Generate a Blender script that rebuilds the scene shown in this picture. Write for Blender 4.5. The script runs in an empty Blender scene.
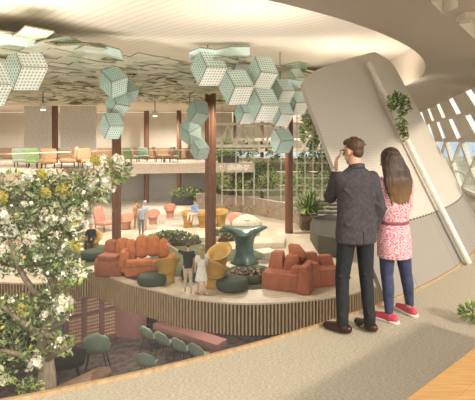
import bpy, bmesh, math, random
from mathutils import Vector, Matrix
R = math.radians
rnd = random.Random(7)
scene = bpy.context.scene
COL = scene.collection
F = 450.0; HZ = 140.0; CX = 237.5; EYE = 1.74
ZM = -3.85          # mezzanine floor
ZL = -7.8           # lower floor
ZC = 4.34           # atrium ceiling
CEN = (-5.96, 14.13)  # centre of the round atrium

def W(px, py, d): return Vector(((px-CX)/F*d, d, EYE+(HZ-py)/F*d))
def G(px, py, z):
    d = F*(EYE-z)/(py-HZ); return Vector(((px-CX)/F*d, d, z))
def cone_r(z): return 12.0-0.5*z
def cone(th, z, off=0.0):
    r = cone_r(z)+off
    return Vector((CEN[0]+r*math.cos(th), CEN[1]+r*math.sin(th), z))
def ring(th, r, z): return Vector((CEN[0]+r*math.cos(th), CEN[1]+r*math.sin(th), z))
def proj(p): return (CX+F*p.x/p.y, HZ-F*(p.z-EYE)/p.y)
def cone_at(px, py, off=0.0):
    # first hit of the view line with the leaning drum
    lo = None
    for i in range(100, 1400):
        d = i*0.01
        p = W(px, py, d)
        if math.hypot(p.x-CEN[0], p.y-CEN[1]) <= cone_r(p.z)+off: return p
    return W(px, py, 9.0)

# ------------------------------------------------------------------ materials
MATS = {}
def mat(name, col, rough=0.6, col2=None, scale=8.0, metal=0.0, bump=0.0, bscale=None, spec=0.4, emit=None, stretch=None, detail=4):
    if name in MATS: return MATS[name]
    m = bpy.data.materials.new(name); m.use_nodes = True
    nt = m.node_tree; b = nt.nodes['Principled BSDF']
    b.inputs['Roughness'].default_value = rough; b.inputs['Metallic'].default_value = metal
    b.inputs['Specular IOR Level'].default_value = spec
    if col2 is None: col2 = tuple(c*0.82 for c in col)
    tc = nt.nodes.new('ShaderNodeTexCoord'); mp = nt.nodes.new('ShaderNodeMapping')
    nt.links.new(tc.outputs['Object'], mp.inputs['Vector'])
    if stretch: mp.inputs['Scale'].default_value = stretch
    n = nt.nodes.new('ShaderNodeTexNoise'); n.inputs['Scale'].default_value = scale; n.inputs['Detail'].default_value = detail
    nt.links.new(mp.outputs['Vector'], n.inputs['Vector'])
    r = nt.nodes.new('ShaderNodeValToRGB')
    r.color_ramp.elements[0].position = 0.35; r.color_ramp.elements[1].position = 0.65
    r.color_ramp.elements[0].color = (*col2, 1); r.color_ramp.elements[1].color = (*col, 1)
    nt.links.new(n.outputs['Fac'], r.inputs['Fac']); nt.links.new(r.outputs['Color'], b.inputs['Base Color'])
    if bump:
        n2 = nt.nodes.new('ShaderNodeTexNoise'); n2.inputs['Scale'].default_value = bscale or scale*4
        nt.links.new(mp.outputs['Vector'], n2.inputs['Vector'])
        bp = nt.nodes.new('ShaderNodeBump'); bp.inputs['Strength'].default_value = bump; bp.inputs['Distance'].default_value = 0.02
        nt.links.new(n2.outputs['Fac'], bp.inputs['Height']); nt.links.new(bp.outputs['Normal'], b.inputs['Normal'])
    if emit:
        b.inputs['Emission Color'].default_value = (*emit[0], 1); b.inputs['Emission Strength'].default_value = emit[1]
    MATS[name] = m
    return m
def nodes(m): return m.node_tree.nodes, m.node_tree.links

def perforated(name, col, dot, n, size=0.30):
    m = mat(name, col, 0.45, tuple(c*0.88 for c in col), 3.0)
    N, L = nodes(m); b = N['Principled BSDF']
    uv = N.new('ShaderNodeUVMap'); sc = N.new('ShaderNodeVectorMath'); sc.operation = 'SCALE'; sc.inputs['Scale'].default_value = n
    fr = N.new('ShaderNodeVectorMath'); fr.operation = 'FRACTION'
    ds = N.new('ShaderNodeVectorMath'); ds.operation = 'DISTANCE'; ds.inputs[1].default_value = (0.5, 0.5, 0)
    lt = N.new('ShaderNodeMath'); lt.operation = 'LESS_THAN'; lt.inputs[1].default_value = size
    mx = N.new('ShaderNodeMix'); mx.data_type = 'RGBA'
    src = b.inputs['Base Color'].links[0].from_socket
    L.new(uv.outputs['UV'], sc.inputs[0]); L.new(sc.outputs[0], fr.inputs[0]); L.new(fr.outputs[0], ds.inputs[0])
    L.new(ds.outputs['Value'], lt.inputs[0]); L.new(lt.outputs[0], mx.inputs['Factor'])
    L.new(src, mx.inputs['A']); mx.inputs['B'].default_value = (*dot, 1)
    L.new(mx.outputs['Result'], b.inputs['Base Color'])
    return m

def glass_mat(name, tint, refl, rough=.03, fres=.2):
    m = bpy.data.materials.new(name); m.use_nodes = True
    N, L = nodes(m); N.remove(N['Principled BSDF'])
    out = [x for x in N if x.type == 'OUTPUT_MATERIAL'][0]
    tr = N.new('ShaderNodeBsdfTransparent'); tr.inputs['Color'].default_value = (*tint, 1)
    gl = N.new('ShaderNodeBsdfGlossy'); gl.inputs['Roughness'].default_value = rough
    lw = N.new('ShaderNodeLayerWeight'); lw.inputs['Blend'].default_value = 0.25
    ma = N.new('ShaderNodeMath'); ma.operation = 'MULTIPLY_ADD'; ma.inputs[1].default_value = fres; ma.inputs[2].default_value = refl
    nz = N.new('ShaderNodeTexNoise'); nz.inputs['Scale'].default_value = 0.6
    bp = N.new('ShaderNodeBump'); bp.inputs['Strength'].default_value = 0.02
    L.new(nz.outputs['Fac'], bp.inputs['Height']); L.new(bp.outputs['Normal'], gl.inputs['Normal'])
    mx = N.new('ShaderNodeMixShader')
    L.new(lw.outputs['Fresnel'], ma.inputs[0]); L.new(ma.outputs[0], mx.inputs['Fac'])
    L.new(tr.outputs[0], mx.inputs[1]); L.new(gl.outputs[0], mx.inputs[2]); L.new(mx.outputs[0], out.inputs['Surface'])
    MATS[name] = m; return m

# ------------------------------------------------------------------ mesh helper
class MB:
    def __init__(s): s.v = []; s.f = []; s.uv = {}; s.mi = []
    def quad(s, a, b, c, d, uv=None, mi=0):
        i = len(s.v); s.v += [Vector(a), Vector(b), Vector(c), Vector(d)]; s.f.append((i, i+1, i+2, i+3)); s.mi.append(mi)
        if uv: s.uv[len(s.f)-1] = uv
    def poly(s, pts, mi=0):
        i = len(s.v); s.v += [Vector(p) for p in pts]; s.f.append(tuple(range(i, i+len(pts)))); s.mi.append(mi)
    def obox(s, c, ax, ay, az, mi=0):
        c, ax, ay, az = map(Vector, (c, ax, ay, az)); i = len(s.v)
        for z in (-1, 1):
            for y in (-1, 1):
                for x in (-1, 1): s.v.append(c+ax*x+ay*y+az*z)
        for q in ((0,2,3,1),(4,5,7,6),(0,1,5,4),(2,6,7,3),(0,4,6,2),(1,3,7,5)):
            s.f.append(tuple(i+k for k in q)); s.mi.append(mi)
        return s
    def box(s, c, size, rz=0.0, mi=0):
        M = Matrix.Rotation(rz, 3, 'Z')
        return s.obox(c, M@Vector((size[0]/2,0,0)), M@Vector((0,size[1]/2,0)), Vector((0,0,size[2]/2)), mi)
    def bar(s, a, b, w, h=None, mi=0, up=(0,0,1)):
        a, b = Vector(a), Vector(b); d = b-a; h = h or w
        u = d.normalized(); sd = u.cross(Vector(up))
        if sd.length < 1e-3: sd = u.cross(Vector((1,0,0)))
        sd.normalize(); t = sd.cross(u)
        return s.obox((a+b)/2, sd*w/2, d/2, t*h/2, mi)
    def loft(s, rings, cap=True, mi=0, closed=True):
        i = len(s.v); n = len(rings[0])
        for r in rings: s.v += [Vector(p) for p in r]
        for k in range(len(rings)-1):
            for j in range(n if closed else n-1):
                a = i+k*n+j; b = i+k*n+(j+1) % n
                s.f.append((a, b, b+n, a+n)); s.mi.append(mi)
        if cap and closed:
            s.f.append(tuple(i+j for j in reversed(range(n)))); s.mi.append(mi)
            s.f.append(tuple(i+(len(rings)-1)*n+j for j in range(n))); s.mi.append(mi)
        return s
    def tube(s, pts, rad, n=8, mi=0):
        pts = [Vector(p) for p in pts]; rs = []
        if not isinstance(rad, (list, tuple)): rad = [rad]*len(pts)
        ref = None
        for k, p in enumerate(pts):
            t = (pts[min(k+1, len(pts)-1)]-pts[max(k-1, 0)]).normalized()
            if ref is None:
                ref = t.cross(Vector((0.13, 0.2, 1)))
                if ref.length < 0.2: ref = t.cross(Vector((1, 0, 0)))
            ref = (ref-t*ref.dot(t)).normalized(); b = t.cross(ref)
            rs.append([p+(ref*math.cos(2*math.pi*j/n)+b*math.sin(2*math.pi*j/n))*rad[k] for j in range(n)])
        return s.loft(rs, True, mi)
    def lathe(s, prof, c=(0,0,0), n=20, sx=1, sy=1, mi=0):
        c = Vector(c)
        return s.loft([[c+Vector((r*sx*math.cos(2*math.pi*j/n), r*sy*math.sin(2*math.pi*j/n), z)) for j in range(n)] for r, z in prof], True, mi)
    def ell(s, c, rad, rot=None, n=14, m=9, mi=0):
        c = Vector(c); rot = rot or Matrix.Identity(3); rs = []
        for k in range(m+1):
            a = -math.pi/2+math.pi*(k+0.001)/(m+0.002)
            rs.append([c+rot@Vector((rad[0]*math.cos(a)*math.cos(2*math.pi*j/n), rad[1]*math.cos(a)*math.sin(2*math.pi*j/n), rad[2]*math.sin(a))) for j in range(n)])
        return s.loft(rs, True, mi)
    def cap(s, a, b, ra, rb, n=12):
        # tapered capsule
        a, b = Vector(a), Vector(b); u = (b-a); L = u.length
        if L < 1e-6: return s.ell(a, (ra, ra, ra))
        u /= L; x = u.orthogonal().normalized(); y = u.cross(x); rs = []
        prof = [(-ra*math.cos(t), ra*math.sin(t)) for t in (0.05, 0.5, 1.0, math.pi/2)] + [(L+rb*math.cos(t), rb*math.sin(t)) for t in (math.pi/2, 1.0, 0.5, 0.05)]
        for h, r in prof: rs.append([a+u*h+(x*math.cos(2*math.pi*j/n)+y*math.sin(2*math.pi*j/n))*r for j in range(n)])
        return s.loft(rs, True)
    def build(s, name, mats, parent=None, smooth=False, bevel=0, sub=0, weld=False):
        me = bpy.data.meshes.new(name)
        me.from_pydata([tuple(v) for v in s.v], [], s.f)
        if not isinstance(mats, (list, tuple)): mats = [mats]
        for m in mats: me.materials.append(m)
        for p, k in zip(me.polygons, s.mi): p.material_index = k; p.use_smooth = smooth
        if s.uv:
            lay = me.uv_layers.new(name='UVMap')
            for fi, uvs in s.uv.items():
                for li, uv in zip(me.polygons[fi].loop_indices, uvs): lay.data[li].uv = uv
        me.update()
        o = bpy.data.objects.new(name, me); COL.objects.link(o)
        if parent: o.parent = parent
        if weld:
            bm = bmesh.new(); bm.from_mesh(me); bmesh.ops.remove_doubles(bm, verts=bm.verts, dist=1e-5); bmesh.ops.recalc_face_normals(bm, faces=bm.faces); bm.to_mesh(me); bm.free()
        if bevel:
            md = o.modifiers.new('bev', 'BEVEL'); md.width = bevel; md.segments = 3; md.limit_method = 'ANGLE'
            for p in me.polygons: p.use_smooth = True
        if sub:
            md = o.modifiers.new('sub', 'SUBSURF'); md.levels = sub; md.render_levels = sub
        return o

def tag(o, label, cat, group=None, kind=None):
    if kind != 'structure' or label: 
        if label: o['label'] = label
    if cat: o['category'] = cat
    if group: o['group'] = group
    if kind: o['kind'] = kind
    return o
def struct(o, label=None, cat=None):
    o['kind'] = 'structure'
    if label: o['label'] = label
    if cat: o['category'] = cat
    return o
def thing(name, loc, label, cat, group=None, rz=0.0, s=1.0):
    o = bpy.data.objects.new(name, None); COL.objects.link(o); o.empty_display_size = 0.2
    o.location = loc; o.rotation_euler = (0, 0, rz); o.scale = (s, s, s)
    return tag(o, label, cat, group)
def copy_tree(o, parent=None):
    c = o.copy(); COL.objects.link(c)
    if parent: c.parent = parent
    for ch in list(o.children): copy_tree(ch, c)
    return c
def place(o, loc, label, rz=0.0, s=1.0, first=False):
    c = o if first else copy_tree(o)
    c.location = loc; c.rotation_euler = (0, 0, rz); c.scale = (s, s, s); c['label'] = label
    return c

# ------------------------------------------------------------------ colours (linear)
wood = mat('timber_column', (0.19, 0.085, 0.045), 0.5, (0.10, 0.045, 0.025), 3.0, stretch=(14, 14, 0.8))
oak = mat('oak', (0.62, 0.36, 0.15), 0.45, (0.50, 0.27, 0.10), 2.0, stretch=(3, 40, 8))
slat_m = mat('bronze_slats', (0.55, 0.39, 0.23), 0.42, (0.42, 0.28, 0.16), 5.0, metal=0.15, stretch=(5, 5, 0.6))
slat_back = mat('slat_backing', (0.10, 0.075, 0.055), 0.8)
stone_mezz = mat('mezzanine_stone', (0.62, 0.54, 0.42), 0.45, (0.52, 0.44, 0.34), 0.8, bump=0.05)
rim_m = mat('rim_stone', (0.62, 0.52, 0.40), 0.5)
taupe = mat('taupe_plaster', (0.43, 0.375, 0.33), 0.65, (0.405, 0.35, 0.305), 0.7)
cream = mat('cream_plaster', (0.66, 0.61, 0.52), 0.8, (0.60, 0.55, 0.46), 0.4)
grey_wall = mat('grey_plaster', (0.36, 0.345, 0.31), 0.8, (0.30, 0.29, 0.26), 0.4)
white_paint = mat('white_paint', (0.82, 0.77, 0.68), 0.45)
bal_m = mat('balcony_stone', (0.52, 0.43, 0.35), 0.6)
pink_plaster = mat('pink_plaster', (0.31, 0.15, 0.125), 0.7, (0.27, 0.13, 0.105), 1.0)
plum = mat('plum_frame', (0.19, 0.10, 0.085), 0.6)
plum_shade = mat('plum_recess_shade', (0.055, 0.03, 0.028), 0.8)  # shade behind the screen slats, put into the backing colour
tan_slat = mat('tan_slat', (0.60, 0.37, 0.25), 0.55)
terra = mat('terracotta_fabric', (0.48, 0.16, 0.058), 0.85, (0.38, 0.12, 0.042), 6.0, bump=0.15, bscale=60)
terra_shaded = mat('terracotta_shaded', (0.33, 0.115, 0.055), 0.85, (0.27, 0.09, 0.045), 6.0, bump=0.15, bscale=60)  # shaded copy of the terracotta, the sofa's shadow put into the colour
brick_m = mat('brick_fabric', (0.37, 0.125, 0.068), 0.85, (0.30, 0.10, 0.055), 6.0, bump=0.15, bscale=60)
yellow = mat('mustard_shell', (0.45, 0.27, 0.06), 0.5, (0.38, 0.22, 0.045), 4.0)
pinkc = mat('salmon_fabric', (0.58, 0.29, 0.21), 0.8, (0.50, 0.24, 0.17), 5.0)
teal = mat('teal_lacquer', (0.075, 0.135, 0.12), 0.35, (0.055, 0.10, 0.09), 3.0)
sage = mat('sage_shell', (0.27, 0.33, 0.24), 0.45, (0.22, 0.28, 0.20), 5.0)
dkgreen = mat('dark_green_fabric', (0.04, 0.058, 0.034), 0.8)
brown_l = mat('tan_leather', (0.36, 0.22, 0.12), 0.6)
charcoal = mat('charcoal', (0.045, 0.042, 0.04), 0.6)
black_m = mat('black_metal', (0.02, 0.02, 0.02), 0.4)
soil = mat('soil', (0.07, 0.05, 0.03), 0.9)
cream_f = mat('cream_fabric', (0.72, 0.66, 0.52), 0.8)
leaf_a = mat('leaf_green', (0.22, 0.29, 0.12), 0.55, (0.13, 0.185, 0.07), 2.5)
leaf_b = mat('leaf_pale', (0.46, 0.50, 0.29), 0.55, (0.30, 0.36, 0.18), 2.5)
leaf_c = mat('leaf_fresh', (0.40, 0.50, 0.14), 0.5, (0.24, 0.35, 0.08), 2.5)
leaf_d = mat('leaf_dark', (0.10, 0.14, 0.06), 0.55, (0.06, 0.09, 0.035), 2.5)
petal = mat('white_petal', (0.90, 0.88, 0.80), 0.6, (0.80, 0.78, 0.66), 20)
bud = mat('yellow_bud', (0.62, 0.50, 0.10), 0.6, (0.45, 0.38, 0.08), 20)
bark = mat('pale_bark', (0.34, 0.28, 0.21), 0.85, (0.22, 0.17, 0.12), 5, bump=0.4, stretch=(6, 6, 1))
glass = glass_mat('clear_glass', (0.985, 0.985, 0.97), 0.02)
glass_wall = glass_mat('leaning_glass', (0.98, 0.98, 0.965), 0.010, .5, .05)
glass_blue = glass_mat('facade_glass', (0.82, 0.90, 0.95), 0.06)
skin = mat('skin', (0.62, 0.36, 0.25), 0.5, (0.57, 0.32, 0.22), 12)
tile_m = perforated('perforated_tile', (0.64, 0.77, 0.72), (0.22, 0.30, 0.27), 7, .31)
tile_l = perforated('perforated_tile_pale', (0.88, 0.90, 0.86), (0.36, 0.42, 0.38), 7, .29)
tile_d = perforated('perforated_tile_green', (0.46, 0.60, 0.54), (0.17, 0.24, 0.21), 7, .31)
tile_edge = mat('tile_edge', (0.30, 0.28, 0.19), 0.5)
can_a = mat('canopy_olive', (0.62, 0.61, 0.47), 0.6, (0.46, 0.45, 0.33), 2.2, stretch=(1, 2.4, 1), detail=3)
can_b = perforated('canopy_straw', (0.66, 0.67, 0.50), (0.36, 0.37, 0.26), 6, .3)
can_c = mat('canopy_moss', (0.50, 0.54, 0.40), 0.6, (0.33, 0.36, 0.25), 1.6, detail=8)

# ceiling: pale perforated boards in rings
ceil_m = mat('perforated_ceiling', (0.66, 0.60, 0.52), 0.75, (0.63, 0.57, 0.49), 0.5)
N, L = nodes(ceil_m); b = N['Principled BSDF']
tc = N.new('ShaderNodeTexCoord')
wv = N.new('ShaderNodeTexWave'); wv.wave_type = 'BANDS'; wv.bands_direction = 'DIAGONAL'; wv.inputs['Scale'].default_value = 2.2; wv.inputs['Distortion'].default_value = 1.5; wv.inputs['Detail'].default_value = 1; wv.inputs['Detail Scale'].default_value = 0.4
L.new(tc.outputs['Object'], wv.inputs['Vector'])
mx = N.new('ShaderNodeMix'); mx.data_type = 'RGBA'; mx.blend_type = 'MULTIPLY'
rp = N.new('ShaderNodeValToRGB'); rp.color_ramp.elements[0].position = 0.0; rp.color_ramp.elements[0].color = (0.80, 0.78, 0.75, 1); rp.color_ramp.elements[1].position = 0.3; rp.color_ramp.elements[1].color = (1, 1, 1, 1)
L.new(wv.outputs['Fac'], rp.inputs['Fac'])
src = b.inputs['Base Color'].links[0].from_socket
mx.inputs['Factor'].default_value = 0.7
L.new(src, mx.inputs['A']); L.new(rp.outputs['Color'], mx.inputs['B']); L.new(mx.outputs['Result'], b.inputs['Base Color'])

# drum wall: fine perforation above, smooth sheets with seams below (UV in metres)
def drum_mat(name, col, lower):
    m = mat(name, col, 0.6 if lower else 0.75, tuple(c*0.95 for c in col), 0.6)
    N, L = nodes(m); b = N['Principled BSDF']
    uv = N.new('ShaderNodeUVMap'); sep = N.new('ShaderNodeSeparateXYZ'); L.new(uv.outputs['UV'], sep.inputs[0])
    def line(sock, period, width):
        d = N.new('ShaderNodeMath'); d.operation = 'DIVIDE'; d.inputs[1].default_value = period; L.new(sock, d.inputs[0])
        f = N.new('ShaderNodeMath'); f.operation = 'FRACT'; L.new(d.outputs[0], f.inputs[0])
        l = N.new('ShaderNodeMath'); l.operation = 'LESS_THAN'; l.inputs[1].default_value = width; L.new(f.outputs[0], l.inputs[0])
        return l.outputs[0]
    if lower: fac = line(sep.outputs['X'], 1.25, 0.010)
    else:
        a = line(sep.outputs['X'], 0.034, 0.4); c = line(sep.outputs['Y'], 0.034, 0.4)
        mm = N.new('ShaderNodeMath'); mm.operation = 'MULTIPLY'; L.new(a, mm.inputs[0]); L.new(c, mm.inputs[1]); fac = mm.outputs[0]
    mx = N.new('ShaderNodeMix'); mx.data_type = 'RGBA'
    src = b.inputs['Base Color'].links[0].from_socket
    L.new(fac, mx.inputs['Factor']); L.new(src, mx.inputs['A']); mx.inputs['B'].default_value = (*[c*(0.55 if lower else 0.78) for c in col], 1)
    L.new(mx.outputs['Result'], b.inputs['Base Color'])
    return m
drum_up = drum_mat('drum_perforated', (0.55, 0.50, 0.435), False)
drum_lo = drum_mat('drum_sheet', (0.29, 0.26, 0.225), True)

# woven carpet
carpet = mat('woven_carpet', (0.74, 0.665, 0.53), 0.95, (0.47, 0.415, 0.325), 70.0, stretch=(0.6, 2.2, 1), bump=0.8, bscale=80, spec=0.1, detail=3)
# lower carpet: dark with scattered leaves
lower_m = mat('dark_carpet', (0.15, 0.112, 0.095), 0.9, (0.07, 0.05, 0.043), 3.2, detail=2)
rug_green = mat('green_rug', (0.15, 0.16, 0.08), 0.95, (0.05, 0.06, 0.03), 3.0, stretch=(0.6, 3.5, 1), detail=5)
speck = mat('pebble_bed', (0.22, 0.16, 0.11), 0.9, (0.03, 0.025, 0.02), 9, bump=0.8, bscale=12)
lowwall_m = mat('rough_stone', (0.34, 0.27, 0.215), 0.9, (0.25, 0.20, 0.155), 3.0, bump=0.3)

# ------------------------------------------------------------------ setting
def arc(r, a0, a1, n, z): return [ring(R(a0+(a1-a0)*i/n), r, z) for i in range(n+1)]
A0, A1 = -152, 12
m = MB(); n = 90
for i in range(n):
    t0, t1 = R(A0+(A1-A0)*i/n), R(A0+(A1-A0)*(i+1)/n)
    m.quad(ring(t0, 12, 0), ring(t0, 20, 0), ring(t1, 20, 0), ring(t1, 12, 0))
    m.quad(ring(t0, 12, 0), ring(t1, 12, 0), ring(t1, 12, -0.45), ring(t0, 12, -0.45), mi=1)
    m.quad(ring(t0, 12, -0.45), ring(t1, 12, -0.45), ring(t1, 20, -0.45), ring(t0, 20, -0.45), mi=1)
struct(m.build('floor', [carpet, slat_back]), 'pale woven carpet of the upper walkway curving along the atrium glass', 'floor')

# mezzanine
rim_px = [(-140, 283), (-60, 281), (-20, 281), (0, 282), (20, 283), (40, 283), (55, 281), (68, 276), (82, 271.5), (95, 271.5), (110, 276), (125, 282), (144, 287), (160, 291), (180, 296), (195, 298.5), (210, 300.5), (225, 302), (240, 303), (260, 303), (280, 302), (300, 300.5), (322, 298), (345, 294.5), (362, 290), (380, 284), (400, 277), (430, 268), (470, 258)]
def spline(pts, k=8):
    out = []
    for i in range(len(pts)-1):
        p0 = pts[max(i-1, 0)]; p1 = pts[i]; p2 = pts[i+1]; p3 = pts[min(i+2, len(pts)-1)]
        for j in range(k):
            t = j/k
            out.append(0.5*((2*p1)+(p2-p0)*t+(2*p0-5*p1+4*p2-p3)*t*t+(3*p1-p0-3*p2+p3)*t*t*t))
    out.append(pts[-1]); return out
rim = spline([G(x, y, ZM+0.05) for x, y in rim_px], 6)
def resample(pts, step):
    out = [pts[0].copy()]; acc = 0.0
    for a, b in zip(pts, pts[1:]):
        d = (b-a).length; t = step-acc
        while t <= d:
            out.append(a+(b-a)*(t/d)); t += step
        acc = (acc+d) % step
    return out
rimd = resample(rim, 0.125)
m = MB()
top = [Vector((p.x, p.y, ZM)) for p in rim]
m.poly(top+[Vector((13, 24, ZM)), Vector((13, 50, ZM)), Vector((-34, 50, ZM)), Vector((-34, 24, ZM))])
struct(m.build('floor_mezzanine', stone_mezz), 'pale stone floor of the lounge level below the walkway', 'floor')
m = MB(); H = 1.05
offs = []
for i, p in enumerate(rim):
    t = (rim[min(i+1, len(rim)-1)]-rim[max(i-1, 0)]).normalized(); nrm = Vector((t.y, -t.x, 0)).normalized()
    offs.append(nrm)
for i in range(len(rim)-1):
    a, b = rim[i], rim[i+1]; na, nb = offs[i], offs[i+1]
    dz = Vector((0, 0, -H))
    m.quad(a, b, b+dz, a+dz, mi=1)
    # rim cap
    up = Vector((0, 0, 0.03))
    m.quad(a+na*0.09+up, b+nb*0.09+up, b-nb*0.30+up, a-na*0.30+up, mi=2)
    m.quad(a+na*0.09-up, b+nb*0.09-up, b+nb*0.09+up, a+na*0.09+up, mi=2)
    m.quad(a+dz, b+dz, b-nb*0.8+dz, a-na*0.8+dz, mi=1)
for i in range(len(rimd)-1):
    a, b = rimd[i], rimd[i+1]; t = (b-a).normalized(); nr = Vector((t.y, -t.x, 0)); c = a+nr*0.04+Vector((0, 0, -H/2-0.02))
    m.obox(c, t*0.027, nr*0.035, Vector((0, 0, H/2)))
struct(m.build('trim_1', [slat_m, slat_back, rim_m]), 'curved band of vertical bronze slats along the lounge floor edge', 'trim')
m = MB(); m.quad((-34, 17, ZM-1.08), (13, 17, ZM-1.08), (13, 50, ZM-1.08), (-34, 50, ZM-1.08))
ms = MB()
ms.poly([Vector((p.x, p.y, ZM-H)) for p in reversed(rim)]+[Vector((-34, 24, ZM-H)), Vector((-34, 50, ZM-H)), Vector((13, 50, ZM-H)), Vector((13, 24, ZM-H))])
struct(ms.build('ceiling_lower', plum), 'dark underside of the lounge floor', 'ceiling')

# lower floor and walls
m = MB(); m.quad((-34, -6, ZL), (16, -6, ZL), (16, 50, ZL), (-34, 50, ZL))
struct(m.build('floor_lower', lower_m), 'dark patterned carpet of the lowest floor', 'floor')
m = MB(); m.box((-10, 30.2, ZL+1.45), (48, 0.3, 2.9))
struct(m.build('wall_lower', charcoal), 'dark back wall of the lowest floor', 'wall')
# back walls
m = MB(); m.box((-17, 42.2, -0.2), (33, 0.3, 9.2))
struct(m.build('wall_back', cream), 'pale plaster wall behind the far balcony', 'wall')
m = MB(); m.box((-34, 25, -1.7), (0.3, 50, 12.2))
struct(m.build('wall_left', grey_wall), 'plain wall closing the atrium', 'wall')
# far balcony slab
bp = [Vector((-20, 17.5, 0)), Vector((-12.3, 23.7, 0)), Vector((-10.2, 29.0, 0)), Vector((-8.4, 32.6, 0)), Vector((-2.8, 33.6, 0)), Vector((1.2, 34.4, 0)), Vector((1.2, 42, 0)), Vector((-33, 42, 0)), Vector((-33, 17.5, 0))]
m = MB(); lo = Vector((0, 0, -0.72))
m.poly(bp); m.poly([p+lo for p in reversed(bp)])
for i in range(len(bp)): a, b = bp[i], bp[(i+1) % len(bp)]; m.quad(a+lo, b+lo, b, a)
struct(m.build('floor_balcony', bal_m), 'stone slab of the far balcony', 'floor')
g = MB(); fr = MB()
for a, b in zip(bp[:5], bp[1:6]):
    u = Vector((0, 0, 1.0)); i_ = Vector((0, 0.12, 0))
    g.quad(a+i_, b+i_, b+i_+u, a+i_+u); fr.bar(a+i_+u, b+i_+u, 0.05)
    g.v[-4:]
o = thing('balcony_railing', (0, 0, 0), 'clear glass railing along the far balcony edge', 'railing')
g.build('glass_panel', glass, o); fr.build('handrail', white_paint, o)
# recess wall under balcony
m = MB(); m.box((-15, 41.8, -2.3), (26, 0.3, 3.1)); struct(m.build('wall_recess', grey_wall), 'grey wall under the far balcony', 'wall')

# atrium ceiling
m = MB(); pts = [ring(R(a), 10.95, ZC) for a in range(-178, 13, 2)]
m.poly([Vector((-34, 14.2, ZC))]+pts+[Vector((10.5, 30, ZC)), Vector((10.5, 42, ZC)), Vector((-34, 42, ZC))])
struct(m.build('ceiling', ceil_m), 'pale perforated ceiling over the atrium', 'ceiling')

# opaque drum wall: leading edge runs down the view line through these points
edge_px = [(445, 20), (428, 40), (390, 48), (345, 60), (318, 70), (303, 84), (310, 105), (337, 175), (386, 300)]
def edge_x(y):
    for (x0, y0), (x1, y1) in zip(edge_px, edge_px[1:]):
        if y <= y1: return x0+(x1-x0)*(y-y0)/(y1-y0)
    return edge_px[-1][0]+(y-300)*0.4
def edge_th(z):
    lo, hi = R(-75), R(-28)
    for _ in range(40):
        mid = (lo+hi)/2; x, y = proj(cone(mid, z))
        if x < edge_x(y): lo = mid
        else: hi = mid
    return lo
ZS = 0.7; TE = R(-8)
zs = [0.0, ZS]; ZT = 3.35; zu = [ZS+(ZT-ZS)*i/24 for i in range(25)]
def drum_sheet(zlist, nseg=48):
    m = MB()
    for z0, z1 in zip(zlist, zlist[1:]):
        e0, e1 = edge_th(z0), edge_th(z1)
        for i in range(nseg):
            f0, f1 = i/nseg, (i+1)/nseg
            a, b = e0+(TE-e0)*f0, e0+(TE-e0)*f1; c, d = e1+(TE-e1)*f1, e1+(TE-e1)*f0
            m.quad(cone(a, z0), cone(b, z0), cone(c, z1), cone(d, z1), uv=[(12*a, z0), (12*b, z0), (12*c, z1), (12*d, z1)])
            m.quad(cone(d, z1, -0.06), cone(c, z1, -0.06), cone(b, z0, -0.06), cone(a, z0, -0.06), uv=[(12*d, z1), (12*c, z1), (12*b, z0), (12*a, z0)])
        m.quad(cone(e0, z0, -0.06), cone(e0, z0), cone(e1, z1), cone(e1, z1, -0.06))
    return m
struct(drum_sheet(zu).build('wall_right', drum_up), 'pale perforated wall leaning in beside the couple', 'wall')
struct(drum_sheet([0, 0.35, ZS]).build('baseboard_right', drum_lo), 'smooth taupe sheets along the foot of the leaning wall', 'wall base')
m = MB()
for i in range(84):
    a = edge_th(ZS)+(TE-edge_th(ZS))*i/84; b = a+0.0048
    m.quad(cone(a, ZS-.008, .006), cone(b, ZS-.008, .006), cone(b, ZS+.008, .006), cone(a, ZS+.008, .006))
struct(m.build('trim_2', charcoal), 'dashed dark joint along the leaning wall', 'trim')
# glass part of the drum
m = MB(); zg = [0.02+(ZC-0.02)*i/10 for i in range(11)]
for z0, z1 in zip(zg, zg[1:]):
    e0, e1 = edge_th(max(z0, 0)), edge_th(z1); s0 = R(-150)
    for i in range(60):
        a, b = s0+(e0-s0)*i/60, s0+(e0-s0)*(i+1)/60; c, d = s0+(e1-s0)*(i+1)/60, s0+(e1-s0)*i/60
        m.quad(cone(a, z0), cone(b, z0), cone(c, z1), cone(d, z1))
o = m.build('window_1', glass_wall, smooth=True, weld=True); struct(o, 'clear leaning glass wall the man looks through', 'window')
m = MB()
for i in range(90):
    a, b = R(-150+(150-36)*i/90), R(-150+(150-36)*(i+1)/90)
    m.obox((cone(a, 0.012)+cone(b, 0.012))/2, (cone(b, .012)-cone(a, .012))/2, (cone(a, .012, .015)-cone(a, .012, -.015))/2, (0, 0, .012))
struct(m.build('trim_3', slat_m), 'thin bronze channel at the foot of the glass', 'trim')
# white tube lying on the drum
pts = [cone_at(368+(469-368)*t, 63+(264-63)*t, 0.10) for t in [i/16 for i in range(17)]]
m = MB(); m.tube(pts, 0.045, 10)
tag(m.build('white_tube', white_paint, smooth=True), 'long white tube running diagonally across the leaning wall', 'tube')

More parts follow.
